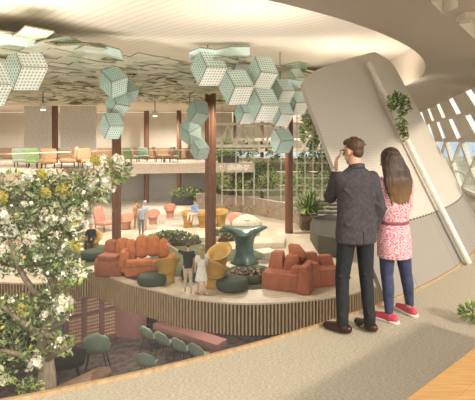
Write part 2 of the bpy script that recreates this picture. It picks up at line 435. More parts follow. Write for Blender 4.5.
# corridor soffit
FX0, FY0, FS = 3.53, 0.0, 0.2716
def fac(d, off=0.0): return FX0+FS*d+off
m = MB(); N_ = 70
rim_s = [ring(R(-150+205*i/N_), 10.95, 3.35) for i in range(N_+1)]
def outer(p):
    th = math.atan2(p.y-CEN[1], p.x-CEN[0]); d = Vector((math.cos(th), math.sin(th), 0)); k = 0.0; q = p.copy()
    while k < 24.0:
        q = p+d*k
        if q.x > fac(q.y) or q.y < 2.7: break
        k += 0.02
    return Vector((q.x, q.y, 3.35))
from mathutils.geometry import intersect_point_line
ups = MB()
steps = 10
for p, q in zip(rim_s, rim_s[1:]):
    po, qo = outer(p), outer(q)
    for k in range(steps):
        f0, f1 = k/steps, (k+1)/steps
        def zz(v, f): return v+Vector((0, 0, 0.10*math.sin(f*math.pi)))
        c = p+(po-p)*(f0+f1)/2
        cp = proj(c) if c.y > 1 else (0, 0)
        m.quad(zz(p+(po-p)*f0, f0), zz(q+(qo-q)*f0, f0), zz(q+(qo-q)*f1, f1), zz(p+(po-p)*f1, f1))
    ups.quad(p, q, q+Vector((0, 0, ZC-3.35)), p+Vector((0, 0, ZC-3.35)))
struct(ups.build('trim_5', ceil_m, smooth=True, weld=True), 'pale upstand between the walkway ceiling and the atrium ceiling', 'trim')
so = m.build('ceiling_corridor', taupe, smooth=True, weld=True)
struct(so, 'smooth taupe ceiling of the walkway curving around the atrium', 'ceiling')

# roof lights: cut triangular openings with raised rims
def soffit_pt(px, py): 
    d = F*(3.41-EYE)/(HZ-py); return W(px, py, d)
cut = MB(); rims = []
for tri in ([(431, -2), (443, 10), (458, 3), (455, -6)], [(459, 21), (478, 39), (490, 30), (470, 19)], [(456, 18), (480, 16), (480, 14), (465, 14)]):
    P = [soffit_pt(*t) for t in tri]; P = [Vector((p.x, p.y, 0)) for p in P]
    n0 = len(P)
    cut.loft([[p+Vector((0, 0, 3.0)) for p in P], [p+Vector((0, 0, 3.8)) for p in P]])
    rims.append(P)
co = cut.build('cutter', taupe, weld=True)
md = so.modifiers.new('holes', 'BOOLEAN'); md.operation = 'DIFFERENCE'; md.object = co; md.solver = 'EXACT'
sol = None
dg = bpy.context.evaluated_depsgraph_get(); dg.update()
me = bpy.data.meshes.new_from_object(so.evaluated_get(dg)); so.modifiers.clear()
if len(me.polygons) > 300: so.data = me
bpy.data.objects.remove(co)
for i, P in enumerate(rims):
    m = MB()
    for a, b in zip(P, P[1:]+P[:1]): m.quad(a+Vector((0, 0, 3.36)), b+Vector((0, 0, 3.36)), b+Vector((0, 0, 3.8)), a+Vector((0, 0, 3.8)))
    m.poly([p+Vector((0, 0, 3.8)) for p in P], mi=1)
    struct(m.build('window_%d' % (10+i), [white_paint, glass]), 'angular roof light cut into the walkway ceiling', 'roof light')

# façade: lattice below, twisted shading panels above
FD0, FD1, BAY = 7.0, 43.0, 2.8
nb = int((FD1-FD0)/BAY)
fp = thing('facade_lattice', (0, 0, 0), 'white diagonal lattice window wall along the walkway', 'window wall')
gp = MB(); mm = MB(); pn = MB(); nd = MB(); th_ = MB()
def fpt(d, z, off=0.0): return Vector((fac(d)+off+0.02*0, d, z))
for i in range(nb):
    d0, d1 = FD0+i*BAY, FD0+(i+1)*BAY
    gp.quad(fpt(d0, 0), fpt(d1, 0), fpt(d1, 1.7), fpt(d0, 1.7))
    mm.bar(fpt(d0+BAY, 1.72, -.05), fpt(d0, -0.0, -.05), 0.14, 0.16)
    th_.bar(fpt(d0, 1.72, -.05), fpt(d0+BAY, 0.0, -.05), 0.09, 0.1)
    jd = MB(); jd.ell((0, 0, 0), (0.12, 0.12, 0.1))
    jo = jd.build('joint', white_paint, fp, True); jo.location = fpt(d1, 1.72, -.06)
    for z0, z1 in ((1.75, 2.6), (2.6, 3.42)):
        gap = 0.26*BAY; sl = -0.62*BAY
        a0, a1 = d0+gap, d1
        pn.obox((fpt(a0, z0)+fpt(a1, z0)+fpt(a1-sl+0, z1, .0)+fpt(a0-sl, z1))/4, (0.03, 0, 0), (fpt(a1, 0)-fpt(a0, 0))/2, (fpt(a0-sl, z1)-fpt(a0, z0))/2)
th_.bar(fpt(FD0, 0.62, -.03), fpt(FD1, 0.62, -.03), 0.05); th_.bar(fpt(FD0, 1.72, -.03), fpt(FD1, 1.72, -.03), 0.10); th_.bar(fpt(FD0, 2.6, -.03), fpt(FD1, 2.6, -.03), 0.10); th_.bar(fpt(FD0, 0.06, 0), fpt(FD1, 0.06, 0), 0.12)
gp.build('glass_pane', glass_blue, fp); mm.build('diagonal_strut', white_paint, fp); th_.build('transom', white_paint, fp); pn.build('shade_panel', white_paint, fp)

# exterior ground
m = MB(); m.quad((-300, -300, -9.0), (300, -300, -9.0), (300, 300, -9.0), (-300, 300, -9.0))
struct(m.build('ground', mat('dry_ground', (0.36, 0.33, 0.25), 0.9, (0.25, 0.25, 0.17), 0.05)), 'dry ground outside the building', 'ground')

# ------------------------------------------------------------------ timber columns
col_specs = [((116.5, 245), 0.48, 'timber column rising behind the terracotta sofa near the flowering tree'), ((210.5, 263), 0.50, 'timber column beside the pair of mustard tub chairs and the pointing man'), ((289, 233), 0.48, 'timber column standing in front of the low stone wall'),
             ((55, 213), 0.46, 'timber column against the far balcony above the flowering tree'), ((146.5, 202.5), 0.45, 'slim timber column crossing the balcony behind the green chairs'), ((179, 203.5), 0.42, 'slim timber column by the planter under the balcony'), ((327, 208), 0.5, 'short-looking timber column behind the stairs and the man\'s elbow')]
for (px, py), w, lab in col_specs:
    p = G(px, py, ZM)
    m = MB(); prof = []
    k = 24
    rs = []
    for z in (ZL, ZC):
        rs.append([Vector(((w/2)*(1 if j % 2 else 0.93)*math.cos(2*math.pi*j/k), (w/2)*(1 if j % 2 else 0.93)*math.sin(2*math.pi*j/k), z-ZM)) for j in range(k)])
    m.loft(rs)
    o = m.build('timber_column', wood); o.location = (p.x, p.y, ZM); tag(o, lab, 'column', 'timber columns')

# ------------------------------------------------------------------ hanging tile clusters and canopy
def tile(px, py, d, a0, a1, s):
    pass
def hex_unit(mb_list, c, side, rot, depth):
    # three panels meeting in a corner, like the corner of a cube seen on its diagonal
    sp = [Vector((math.cos(R(a+rot))*side, depth, math.sin(R(a+rot))*side)) for a in (115, 0, -115)]
    apex = Vector(c)
    for k in range(3):
        a, b_ = sp[k], sp[(k+1) % 3]
        P = [apex, apex+a, apex+a+b_-Vector((0, depth*0.9, 0))*1.0, apex+b_]
        cen = sum(P, Vector())/4; P = [cen+(p-cen)*0.975 for p in P]
        mb_list.append((k, P))
def panel_mesh(P, c):
    P = [p-c for p in P]; m = MB(); nrm = (P[1]-P[0]).cross(P[3]-P[0]).normalized()*0.02
    uv = [(0, 0), (1, 0), (1, 1), (0, 1)]
    m.quad(*[p-nrm for p in P], uv=uv); m.quad(*[p+nrm for p in reversed(P)], uv=uv[::-1])
    for a, b_ in zip(P, P[1:]+P[:1]): m.quad(a-nrm, a+nrm, b_+nrm, b_-nrm, mi=1)
    return m
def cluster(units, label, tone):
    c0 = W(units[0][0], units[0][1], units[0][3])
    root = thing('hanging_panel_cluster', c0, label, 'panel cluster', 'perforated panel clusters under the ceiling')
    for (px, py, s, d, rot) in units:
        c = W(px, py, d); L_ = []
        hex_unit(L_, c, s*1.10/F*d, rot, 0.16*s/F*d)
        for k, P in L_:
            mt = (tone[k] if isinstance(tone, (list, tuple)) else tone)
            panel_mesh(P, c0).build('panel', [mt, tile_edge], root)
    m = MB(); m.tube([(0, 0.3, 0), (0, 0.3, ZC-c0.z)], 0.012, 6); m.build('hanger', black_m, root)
    return root
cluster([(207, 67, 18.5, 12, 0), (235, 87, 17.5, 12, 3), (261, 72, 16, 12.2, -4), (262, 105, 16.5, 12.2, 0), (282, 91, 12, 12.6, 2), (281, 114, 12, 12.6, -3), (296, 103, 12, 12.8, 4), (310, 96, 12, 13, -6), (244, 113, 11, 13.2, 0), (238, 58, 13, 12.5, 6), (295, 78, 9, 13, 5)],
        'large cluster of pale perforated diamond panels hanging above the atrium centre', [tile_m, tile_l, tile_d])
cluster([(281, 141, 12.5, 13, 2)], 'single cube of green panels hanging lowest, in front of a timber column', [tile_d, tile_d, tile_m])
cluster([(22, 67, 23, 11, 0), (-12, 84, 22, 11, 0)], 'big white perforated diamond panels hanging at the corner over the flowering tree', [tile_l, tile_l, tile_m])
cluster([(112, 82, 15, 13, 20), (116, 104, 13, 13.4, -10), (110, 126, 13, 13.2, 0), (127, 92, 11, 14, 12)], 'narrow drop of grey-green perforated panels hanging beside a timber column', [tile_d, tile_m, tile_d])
cluster([(189, 133, 12, 19, 30), (197, 112, 12, 18.6, -12), (199, 150, 10, 19, 10)], 'faint grey-green panel drop hanging left of the tall middle column', [tile_d, tile_m, tile_d])
# rippled canopy
def front_d(x_px): 
    k = [(-60, 9.0), (0, 9.2), (40, 9.0), (70, 9.8), (100, 10.6), (130, 11.5), (190, 12.4), (230, 12.0), (270, 12.6), (310, 13.4), (340, 16)]
    for (x0, y0), (x1, y1) in zip(k, k[1:]):
        if x_px <= x1: return y0+(y1-y0)*max(0, (x_px-x0)/(x1-x0))
    return 16
m = MB(); S = 0.62; ph = random.Random(3)
for iy in range(0, 46):
    for ix in range(-40, 14):
        x = ix*S*1.0+(0.5*S if iy % 2 else 0); y = 8.6+iy*S*0.62
        px = CX+F*x/y
        if y < front_d(px)+0.15*math.sin(ix*2.1) or px < -90 or px > 338-(max(0, y-16))*2: continue
        z = 3.86+0.07*math.sin(x*0.9)*math.cos(y*0.7)+ph.uniform(-.02, .02)
        t1, t2 = (ph.uniform(-.03, .03), ph.uniform(-.03, .03)) if ph.random() < .9 else (ph.uniform(-.12, .12), ph.uniform(-.12, .12))
        a = S*0.60; bq = S*0.72
        P = [Vector((x-a, y, z-t1)), Vector((x, y-bq, z-t2)), Vector((x+a, y, z+t1)), Vector((x, y+bq, z+t2))]
        r = ph.random(); mi = 0 if r < 0.5 else (1 if r < 0.68 else 2)
        up = Vector((0, 0, 0.03)); uv = [(0, 0), (1, 0), (1, 1), (0, 1)]
        m.quad(*P, uv=uv, mi=mi); m.quad(*[p+up for p in reversed(P)], mi=mi)
        for c_, d_ in zip(P, P[1:]+P[:1]): m.quad(c_, c_+up, d_+up, d_, mi=3)
tag(m.build('panel_canopy', [can_a, can_b, can_c, tile_edge]), 'mottled olive canopy of small tilted panels under the pale ceiling', 'canopy')
# folded edging strips along the canopy front
def ribbon(ptpx, d0, d1, label):
    m = MB(); P = [W(x, y, d0+(d1-d0)*i/(len(ptpx)-1)) for i, (x, y) in enumerate(ptpx)]
    for i, (a, b_) in enumerate(zip(P, P[1:])):
        dn = Vector((0, 0.35, -0.16)); e = Vector((0, 0.03, 0.03)); uv = [(0, 0), (3, 0), (3, 1), (0, 1)]
        m.quad(a, b_, b_+dn, a+dn, uv=uv); m.quad(a+e, a+dn+e, b_+dn+e, b_+e); m.quad(a, a+e, b_+e, b_, mi=1); m.quad(a+dn, b_+dn, b_+dn+e, a+dn+e, mi=1)
    tag(m.build('edging_strip', [tile_m, tile_edge]), label, 'edging', 'folded edging strips of the canopy')
ribbon([(-20, 35), (0, 33), (20, 36), (33, 34), (42, 31), (62, 35), (72, 38), (82, 43), (100, 44), (120, 50)], 9.0, 10.7, 'pale dotted strip edging the canopy above the big white panels')
ribbon([(189, 52), (200, 48), (217, 50), (232, 47), (250, 47)], 11.9, 11.9, 'dotted strip edging the canopy above the large panel cluster')
ribbon([(288, 79), (300, 81), (312, 79), (325, 77), (335, 78)], 12.4, 12.9, 'pale wavy strip beside the last panels by the perforated wall')
ribbon([(276, 67), (290, 64), (300, 62), (308, 64)], 13, 13.2, 'short green strip above the wavy pale strip')

# ceiling spots
def spot_fixture(px, py, d, lab):
    p = W(px, py, d); root = thing('spotlight', p, lab, 'spotlight', 'small ceiling spotlights')
    m = MB(); m.lathe([(0.10, 0.0), (0.13, 0.02), (0.13, 0.25), (0.04, 0.30)], n=14); m.build('housing', white_paint, root, True)
    m = MB(); m.lathe([(0.095, -0.01), (0.095, 0.0)], n=14); m.build('lens', mat('lamp_lens', (1, .95, .85), 0.3, emit=((1, 0.9, 0.75), 12)), root)
    m = MB(); m.tube([(0, 0, .29), (0, 0, ZC-p.z)], 0.02, 6); m.build('stem', black_m, root)
spot_fixture(155, 116, 24, 'small bright spotlight hanging above the balcony between two slim columns')
spot_fixture(43, 110, 20, 'small spotlight hanging over the balcony beside the timber column')

# ------------------------------------------------------------------ plants
def leaf_quad(m, p, dirv, L_, w, mi):
    dirv = dirv.normalized(); sd = dirv.cross(Vector((rnd.uniform(-1, 1), rnd.uniform(-1, 1), rnd.uniform(-.2, 1))))
    if sd.length < 1e-3: return
    sd.normalize(); mid = p+dirv*L_*0.5+Vector((0, 0, 0.06*L_))
    m.quad(p, mid+sd*w, p+dirv*L_, mid-sd*w, mi=mi)
def rdir(up=0.0):
    v = Vector((rnd.gauss(0, 1), rnd.gauss(0, 1), rnd.gauss(0, 1)+up)); return v.normalized()
def shrub(root, c, rad, n, ls, mats, name='foliage', up=0.3):
    m = MB(); c = Vector(c)
    for _ in range(n):
        v = rdir(); k = rnd.random()**0.4; p = c+Vector((v.x*rad[0], v.y*rad[1], v.z*rad[2]))*k
        leaf_quad(m, p, v+Vector((0, 0, up)), ls*rnd.uniform(.6, 1.3), ls*0.22, rnd.randrange(len(mats)))
    return m.build(name, mats, root)

# white flowering tree growing up through the void
tb = W(46, 300, 5.9)
tree = thing('flowering_tree', (tb.x, tb.y, ZL), 'tall white flowering tree with pale trunk growing up beside the walkway edge', 'tree')
base = Vector((tb.x, tb.y, ZL))
def rel(p): return p-base
trunk_pts = [Vector((tb.x+0.05, tb.y, ZL)), Vector((tb.x, tb.y, -4.5)), W(48, 400, 5.9), W(44, 345, 5.9), W(50, 300, 5.9), W(56, 262, 5.9), W(66, 228, 5.8)]
m = MB(); m.tube([rel(p) for p in spline(trunk_pts, 4)], [0.16-0.0055*i for i in range(25)], 10)
br = [((48, 310), (20, 270), (6, 225), 5.6), ((56, 262), (38, 225), (22, 190), 5.9), ((66, 228), (90, 200), (118, 172), 6.1), ((62, 240), (85, 222), (96, 196), 5.8), ((46, 340), (20, 320), (-6, 300), 5.4), ((48, 330), (66, 318), (70, 300), 5.6), ((66, 228), (56, 200), (44, 180), 6.0), ((46, 360), (62, 350), (74, 344), 5.5), ((45, 370), (20, 355), (0, 350), 5.3), ((66, 228), (80, 192), (78, 178), 6.0)]
for a, b_, c_, d in br:
    m.tube([rel(p) for p in spline([W(*a, 5.9), W(*b_, d), W(*c_, d)], 5)], [0.05-0.0036*i for i in range(11)], 6)
m.build('trunk', bark, tree, True)
blobs = [ # px, py, rx, ry, density, tone
 (20, 185, 26, 12, 150, 1), (55, 190, 30, 16, 330, 0), (88, 182, 24, 12, 190, 1), (116, 172, 14, 12, 130, 1), (12, 215, 22, 20, 260, 0), (45, 215, 26, 18, 320, 0), (72, 206, 20, 15, 200, 1), (98, 193, 12, 7, 50, 1),
 (25, 243, 26, 12, 130, 0), (58, 242, 24, 18, 280, 0), (70, 234, 9, 12, 70, 2), (10, 266, 18, 10, 80, 0), (45, 266, 20, 12, 170, 0), (68, 270, 16, 16, 200, 2), (78, 275, 10, 8, 60, 2), (16, 304, 24, 8, 120, 2), (52, 296, 14, 10, 90, 0),
 (12, 322, 20, 16, 200, 0), (38, 326, 12, 14, 90, 0), (60, 308, 12, 8, 110, 2), (62, 345, 12, 10, 100, 2), (10, 352, 18, 12, 150, 0), (34, 358, 10, 10, 80, 1), (6, 378, 10, 8, 60, 2), (32, 390, 12, 10, 170, 2), (76, 196, 26, 10, 90, 1)]
def tone_mats(t): return t
m = MB()
for px, py, rx, ry, nn, tn in blobs:
    for _ in range(int(nn*2.0)):
        a = rnd.uniform(0, 6.283); k = math.sqrt(rnd.random())*1.12; d = 5.75+rnd.gauss(0, 0.32)
        d = max(4.9, d)
        p = W(px+rx*k*math.cos(a), py+ry*k*math.sin(a), d)
        r = rnd.random()
        mi = [(0, 0, 3, 1, 3, 0), (1, 0, 0, 1, 3, 2), (2, 0, 3, 1, 2, 3)][tn][rnd.randrange(6)]
        L_ = rnd.uniform(0.05, 0.10); mi = 4 if rnd.random() < (.08 if py < 300 else .04) else (5 if rnd.random() < .05 else mi)
        leaf_quad(m, rel(p), rdir(0.2), L_*(.6 if mi > 3 else 1), L_*(0.25 if mi > 3 else 0.2), mi)
m.build('foliage', [leaf_a, leaf_b, leaf_c, leaf_d, petal, bud], tree)
def blossom_mesh(name, n, r, mats):
    m = MB()
    for _ in range(n):
        v = rdir(); p = v*r*rnd.random()**.5
        x = v.orthogonal().normalized()
        for k in range(5):
            a = Matrix.Rotation(2*math.pi*k/5, 3, v)@x; s_ = v.cross(a)
            q = 0.032
            m.quad(p, p+a*q*.6+s_*q*.45+v*.006, p+a*q*1.15+v*.01, p+a*q*.6-s_*q*.45+v*.006)
        m.ell(p+v*.008, (.006, .006, .006), n=5, m=3, mi=1)
    return m
fl0 = blossom_mesh('blossom', 16, 0.085, None).build('blossom', [petal, bud], tree); fl0.location = (0, 0, 8)
flower_px = [(76, 222, 1.5), (84, 224, 1.1), (53, 221, 1.2), (64, 222, 1), (75, 270, 1.5), (80, 274, 1.2), (62, 306, 1.5), (66, 303, 1.2), (58, 309, 1), (30, 238, 1), (13, 231, 1.1), (3, 215, 1), (4, 220, .8), (24, 182, .8), (33, 174, .8), (28, 176, .9), (50, 173, .8), (92, 183, 1.2), (90, 188, .8), (104, 184, 1), (118, 160, 1), (120, 165, .9), (106, 180, .9), (66, 194, .7), (55, 204, .6), (60, 210, .6), (72, 210, .7), (84, 206, .7), (45, 229, .7), (38, 258, .7), (60, 255, .7), (66, 247, .8), (88, 165, .7), (3, 248, .8), (20, 262, .6), (36, 363, 1), (28, 367, .8), (5, 380, .8), (60, 340, .7), (12, 300, .6), (45, 315, .7), (24, 205, .6), (100, 170, .7), (112, 190, .7), (103, 158, .7)]
for i, (px, py, s) in enumerate(flower_px):
    o = fl0 if i == 0 else fl0.copy()
    if i: COL.objects.link(o); o.parent = tree
    o.location = rel(W(px, py, 5.35+rnd.uniform(-.15, .2))); o.scale = (s,)*3; o.rotation_euler = (rnd.uniform(0, 3), rnd.uniform(0, 3), rnd.uniform(0, 3))
m = MB()
for _ in range(90):
    v = rdir(); m.ell(v*0.075*rnd.random()**.4, (.012, .012, .014), n=6, m=4)
bd0 = m.build('bud_cluster', bud, tree)
for i, (px, py, s) in enumerate([(42, 175, 1), (96, 160, 1), (62, 190, 1.1), (66, 191, .9), (46, 193, .9), (75, 222, .9), (112, 163, .9), (2, 197, 1), (22, 310, .9), (76, 246, 1)]):
    o = bd0 if i == 0 else bd0.copy()
    if i: COL.objects.link(o); o.parent = tree
    o.location = rel(W(px, py, 5.4)); o.scale = (s,)*3

# small plant at the walkway edge and a potted plant by the frame
p = G(472, 322, 0); pl = thing('leafy_plant', p, 'small bright green leafy plant growing from the carpet edge beyond the oak bench', 'plant')
shrub(pl, (0.02, 0, 0.085), (0.12, 0.12, 0.08), 170, 0.06, [leaf_c, leaf_a]); m = MB(); m.tube([(0, 0, 0), (0.01, 0, 0.12)], 0.008, 6); m.build('stem', leaf_a, pl)
p = G(367, 331, 0); pl = thing('green_sprig', p, 'tiny green sprig on the carpet beside the man\'s shoe', 'plant')
shrub(pl, (0, 0, 0.03), (0.035, 0.03, 0.03), 40, 0.035, [leaf_c, leaf_a])
# leaf cluster modelled in place of a green reflection on the leaning wall
c0 = cone_at(399, 118, 0.22); pl = thing('reflection_leaves', (c0.x, c0.y, c0.z), 'green leaf cluster standing in for a foliage reflection beside the white diagonal tube', 'plant')
def rl(px, py): return W(px, py, c0.y)-c0
m = MB()
for px, py, rx, ry, nn in ((396, 101, 8, 9, 150), (404, 106, 6, 10, 110), (401, 122, 4, 9, 90), (404, 134, 3, 8, 60), (392, 103, 3, 8, 40)):
    for _ in range(nn):
        a = rnd.uniform(0, 6.283); k = math.sqrt(rnd.random()); q = rl(px+rx*k*math.cos(a), py+ry*k*math.sin(a))+Vector((0, rnd.uniform(-.06, .02), 0))
        leaf_quad(m, q, rdir(-.5), .06, .018, rnd.randrange(3))
m.build('foliage', [leaf_a, leaf_c, leaf_d], pl)

# ------------------------------------------------------------------ mezzanine planting and furniture
def rug(px, py, rx, ry, label, mt, h=0.03):
    c = G(px, py, ZM); d = c.y; ax = rx/F*d; ay = abs(G(px, py-ry, ZM).y-c.y)
    m = MB(); k = 40
    def rr(f, z, s): return [Vector((ax*s*(1+0.06*math.sin(3*t+px))*math.cos(t), ay*s*(1+0.05*math.cos(2*t))*math.sin(t), z)) for t in [2*math.pi*j/k for j in range(k)]]
    m.loft([rr(0, 0, 1), rr(0, h*.6, 1), rr(0, h, .96)])
    o = m.build('rug' if h < 0.1 else 'planting_mound', mt, smooth=h > 0.1); o.location = (c.x, c.y, ZM+0.003)
    return tag(o, label, 'rug' if h < 0.1 else 'planting bed')
rug(185, 258, 36, 15, 'large mossy green rug between the terracotta sofa and the tub chairs', rug_green)
rug(78, 256, 34, 12, 'dark green rug below the man in the mustard chair', rug_green, 0.02)
rug(250, 276, 26, 12, 'green rug under the pebble planter and teal table', rug_green, 0.025)
rug(236, 255, 30, 6, 'slim green rug strip under the teal table', rug_green, 0.015)
# low mossy mounds
def mound(px, py, w, h, label, n=500):
    c = G(px, py, ZM); root = thing('moss_mound', c, label, 'planting bed', 'low planted mounds')
    m = MB(); m.lathe([(w/2, 0), (w/2, .12), (w/2*.8, h*.6), (w/2*.3, h)], n=22, sy=.55); m.build('soil_bed', soil, root, True)
    mm = MB()
    for _ in range(n):
        a = rnd.uniform(0, 6.28); k = math.sqrt(rnd.random()); z = .12+(h-.1)*(1-k*k)
        leaf_quad(mm, Vector((w/2*k*math.cos(a), w/2*k*.55*math.sin(a), z)), rdir(.6), .22, .05, rnd.randrange(3))
    mm.build('foliage', [leaf_a, leaf_b, leaf_d], root)
mound(172, 243, 3.2, .55, 'low planted mound of striped foliage behind the terracotta sofa')
mound(222, 240, 1.6, .5, 'small planted mound between the middle column and teal table', 220)
mound(148, 250, 1.2, .5, 'dark planted clump tucked beside the terracotta sofa', 160)
mound(32, 262, 3.0, .5, 'planted mound seen through the flowering tree', 300)

# stone low wall, curved
m = MB(); pts = [G(x, y, ZM) for x, y in ((196, 209), (215, 210), (235, 212), (255, 215), (275, 219), (290, 222), (302, 226))]
pts = spline(pts, 5); Hh = 1.25
for a, b_ in zip(pts, pts[1:]):
    n_ = Vector((0, .45, 0)); u = Vector((0, 0, Hh))
    m.quad(a, b_, b_+u, a+u); m.quad(a+u, b_+u, b_+u+n_, a+u+n_, mi=1); m.quad(b_+n_, a+n_, a+n_+u, b_+n_+u)
m.quad(pts[-1], pts[-1]+Vector((0, .45, 0)), pts[-1]+Vector((0, .45, Hh)), pts[-1]+Vector((0, 0, Hh)))
o = m.build('low_wall', [lowwall_m, rim_m]); tag(o, 'curved rough stone low wall behind the lounge', 'wall'); 
# trailing orange flowers on the low wall
for i, (px, py, w, lab) in enumerate(((226, 206, 5, 'orange flower tuft on the stone wall nearest the middle column'), (250, 208, 8, 'orange flower tuft on the stone wall above the teal table'), (266, 211, 7, 'orange flower tuft on the stone wall close to the lit column'), (240, 207, 4, 'small orange flower tuft between two larger ones on the wall'))):
    pw = min(pts, key=lambda q: abs(proj(q)[0]-px)); c = Vector((pw.x, pw.y-.2, EYE+(HZ-py)/F*pw.y))
    root = thing('flower_tuft', c, lab, 'flowers', 'orange flowers on the stone wall')
    shrub(root, (0, -.03, 0), (w/F*30, .1, .16), 70, .14, [mat('orange_petal', (.62, .30, .06), .6), leaf_b])

# terraced conservatory
ZW = EYE
def cbox(m, px0, px1, py0, py1, d, t, mi=0):
    a = W(px0, py1, d); b_ = W(px1, py0, d); m.box((a+b_)/2+Vector((0, t/2, 0)), (abs(b_.x-a.x), t, abs(b_.z-a.z)), mi=mi)
cons = thing('window_screen', (0, 33, ZM), 'pale gridded window screen before the planted terraces', 'window screen')
off = Vector((0, 33, ZM)); mm = MB(); tt = MB()
for px in (222, 236, 243, 254, 268, 281, 297, 305, 313, 322, 332):
    a = W(px, 104, 33.5)-off; b_ = W(px, 205, 33.5)-off; mm.bar(a, b_, .06)
for py in (108, 118, 128, 138, 150, 163, 178, 190):
    a = W(296 if py < 185 else 222, py, 33.5)-off; b_ = W(334, py, 33.5)-off; tt.bar(a, b_, .045)
mm.build('mullion', mat('pale_frame', (.52, .50, .41), .5), cons); tt.build('transom', MATS['pale_frame'], cons)
gm = MB(); gm.quad(W(220, 205, 33.6)-off, W(334, 205, 33.6)-off, W(334, 104, 33.6)-off, W(220, 104, 33.6)-off); gm.build('glass_pane', glass, cons)
m = MB(); a = W(120, 150, 44); b_ = W(380, 104, 44); m.box((a+b_)/2, (b_.x-a.x, .3, b_.z-a.z)); struct(m.build('wall_terrace_upper', cream), 'pale wall above the planted terraces', 'wall')
ter = thing('plant_terrace', (0, 36, ZM), 'stepped shelf terrace carrying rows of greenery behind the gridded screen', 'terrace')
off2 = Vector((0, 36, ZM)); m = MB()
for k, (y0, y1, d) in enumerate(((186, 190, 35.2), (172, 176, 36.4), (158, 162, 37.6), (149, 152, 39), (138, 141, 40))):
    a = W(205 if k else 225, y1, d)-off2; b_ = W(345, y0, d)-off2
    m.box((a+b_)/2+Vector((0, .5, 0)), (b_.x-a.x, 1.0, b_.z-a.z))
m.build('shelf', mat('terrace_stone', (.45, .42, .31), .7), ter)
m = MB()
for px in (210, 235, 262, 288, 314, 340):
    a = W(px, 205, 40.5)-off2; b_ = W(px, 110, 40.5)-off2; m.bar(a, b_, .3)
m.build('post', wood, ter)
m = MB(); a = W(170, 212, 45); b_ = W(360, 160, 45); m.box(((a+b_)/2), (b_.x-a.x, .3, b_.z-a.z)); struct(m.build('wall_terrace', mat('olive_wall', (.25, .25, .17), .8)), 'olive wall behind the planted terraces', 'wall')
shr = [(246, 170, 14, 8, 36), (262, 172, 12, 9, 36), (272, 180, 10, 6, 35), (236, 186, 10, 6, 34.8), (258, 186, 10, 5, 34.8), (309, 132, 8, 12, 35.5), (318, 148, 8, 12, 35.5), (304, 164, 7, 10, 35), (300, 184, 8, 8, 34), (326, 170, 8, 12, 35), (248, 150, 10, 7, 38), (225, 148, 8, 8, 38), (228, 158, 8, 5, 37.5), (214, 152, 8, 6, 38), (322, 186, 9, 9, 34.2), (312, 118, 10, 6, 36), (273, 150, 6, 8, 37), (218, 180, 10, 6, 34)]
names_s = ['broad', 'round', 'low', 'narrow', 'soft', 'climbing', 'tall', 'upright', 'leafy', 'dense', 'airy', 'small', 'flat', 'pale', 'bushy', 'topmost', 'slim', 'short']
where_s = ['on the middle shelf behind the third mullion', 'on the middle shelf nearest the lit column', 'spilling by the lit column foot', 'on the bottom shelf above the stone wall', 'on the bottom shelf beside the narrow bush', 'climbing the tall grid above the man\'s shoulder', 'climbing the grid beside the leaning wall edge', 'on the grid just past the lit column', 'at the grid foot past the lit column', 'behind the short timber column', 'on the upper shelf above the broad bush', 'on the upper shelf beside the tall middle column', 'below the upper shelf near the tall middle column', 'on the bridge shelf near the tall middle column', 'above the dark stairs', 'at the grid top under the hanging panels', 'under the hanging green cube', 'just past the tall middle column at wall height']
for i, (px, py, rx, ry, d) in enumerate(shr):
    c = W(px, py, d); root = thing('terrace_shrub', c, '%s green shrub %s' % (names_s[i], where_s[i]), 'shrub', 'shrubs on the planted terraces')
    shrub(root, (0, 0, 0), (rx/F*d, .5, ry/F*d), int(rx*ry*3.6), .34, [[leaf_a, leaf_c, leaf_d], [leaf_b, leaf_a, leaf_d], [leaf_c, leaf_b, leaf_a]][i % 3])
    m = MB(); m.tube([(0, 0, -ry/F*d), (0, 0, ry/F*d*.5)], .03, 5); m.build('stem', bark, root)
# white roof truss over the terraces
tr_ = thing('roof_truss', (0, 34.5, 0), 'white zigzag roof truss above the planted terraces', 'truss'); o3 = Vector((0, 34.5, 0))
m = MB()
for x0, x1, y0, y1 in ((216, 300, 124, 124), (216, 300, 146, 146)): m.bar(W(x0, y0, 34.5)-o3, W(x1, y1, 34.5)-o3, .22)
m.build('chord', white_paint, tr_)
m = MB()
for k in range(5):
    x = 220+15*k; m.bar(W(x, 146, 34.5)-o3, W(x+8, 124, 34.5)-o3, .16); m.bar(W(x+8, 124, 34.5)-o3, W(x+15, 146, 34.5)-o3, .16)
m.build('web', white_paint, tr_)
# big palm-like plant near the stairs, in dark planter
p = G(309, 229, ZM); root = thing('planter_palm', p, 'spiky green palm in a brown planter next to the stairs', 'plant')
m = MB(); m.box((0, 0, .45), (1.1, .9, .9)); m.build('planter', mat('brown_planter', (.17, .12, .075), .7), root, bevel=.03)
m = MB()
for _ in range(260):
    a = rnd.uniform(0, 6.28); el = rnd.uniform(.3, 1.5); L_ = rnd.uniform(1.1, 2.4); d = Vector((math.cos(a)*math.cos(el), math.sin(a)*math.cos(el), math.sin(el))); s_ = d.cross(Vector((0, 0, 1))).normalized()*.05
    p0 = Vector((0, 0, .9)); p1 = p0+d*L_*.6; p2 = p1+d*L_*.4+Vector((0, 0, -.25*L_))
    mi = rnd.randrange(3); m.quad(p0-s_*.4, p0+s_*.4, p1+s_, p1-s_, mi=mi); m.quad(p1-s_, p1+s_, p2+s_*.1, p2-s_*.1, mi=mi)
m.build('frond', [leaf_a, leaf_c, leaf_d], root)
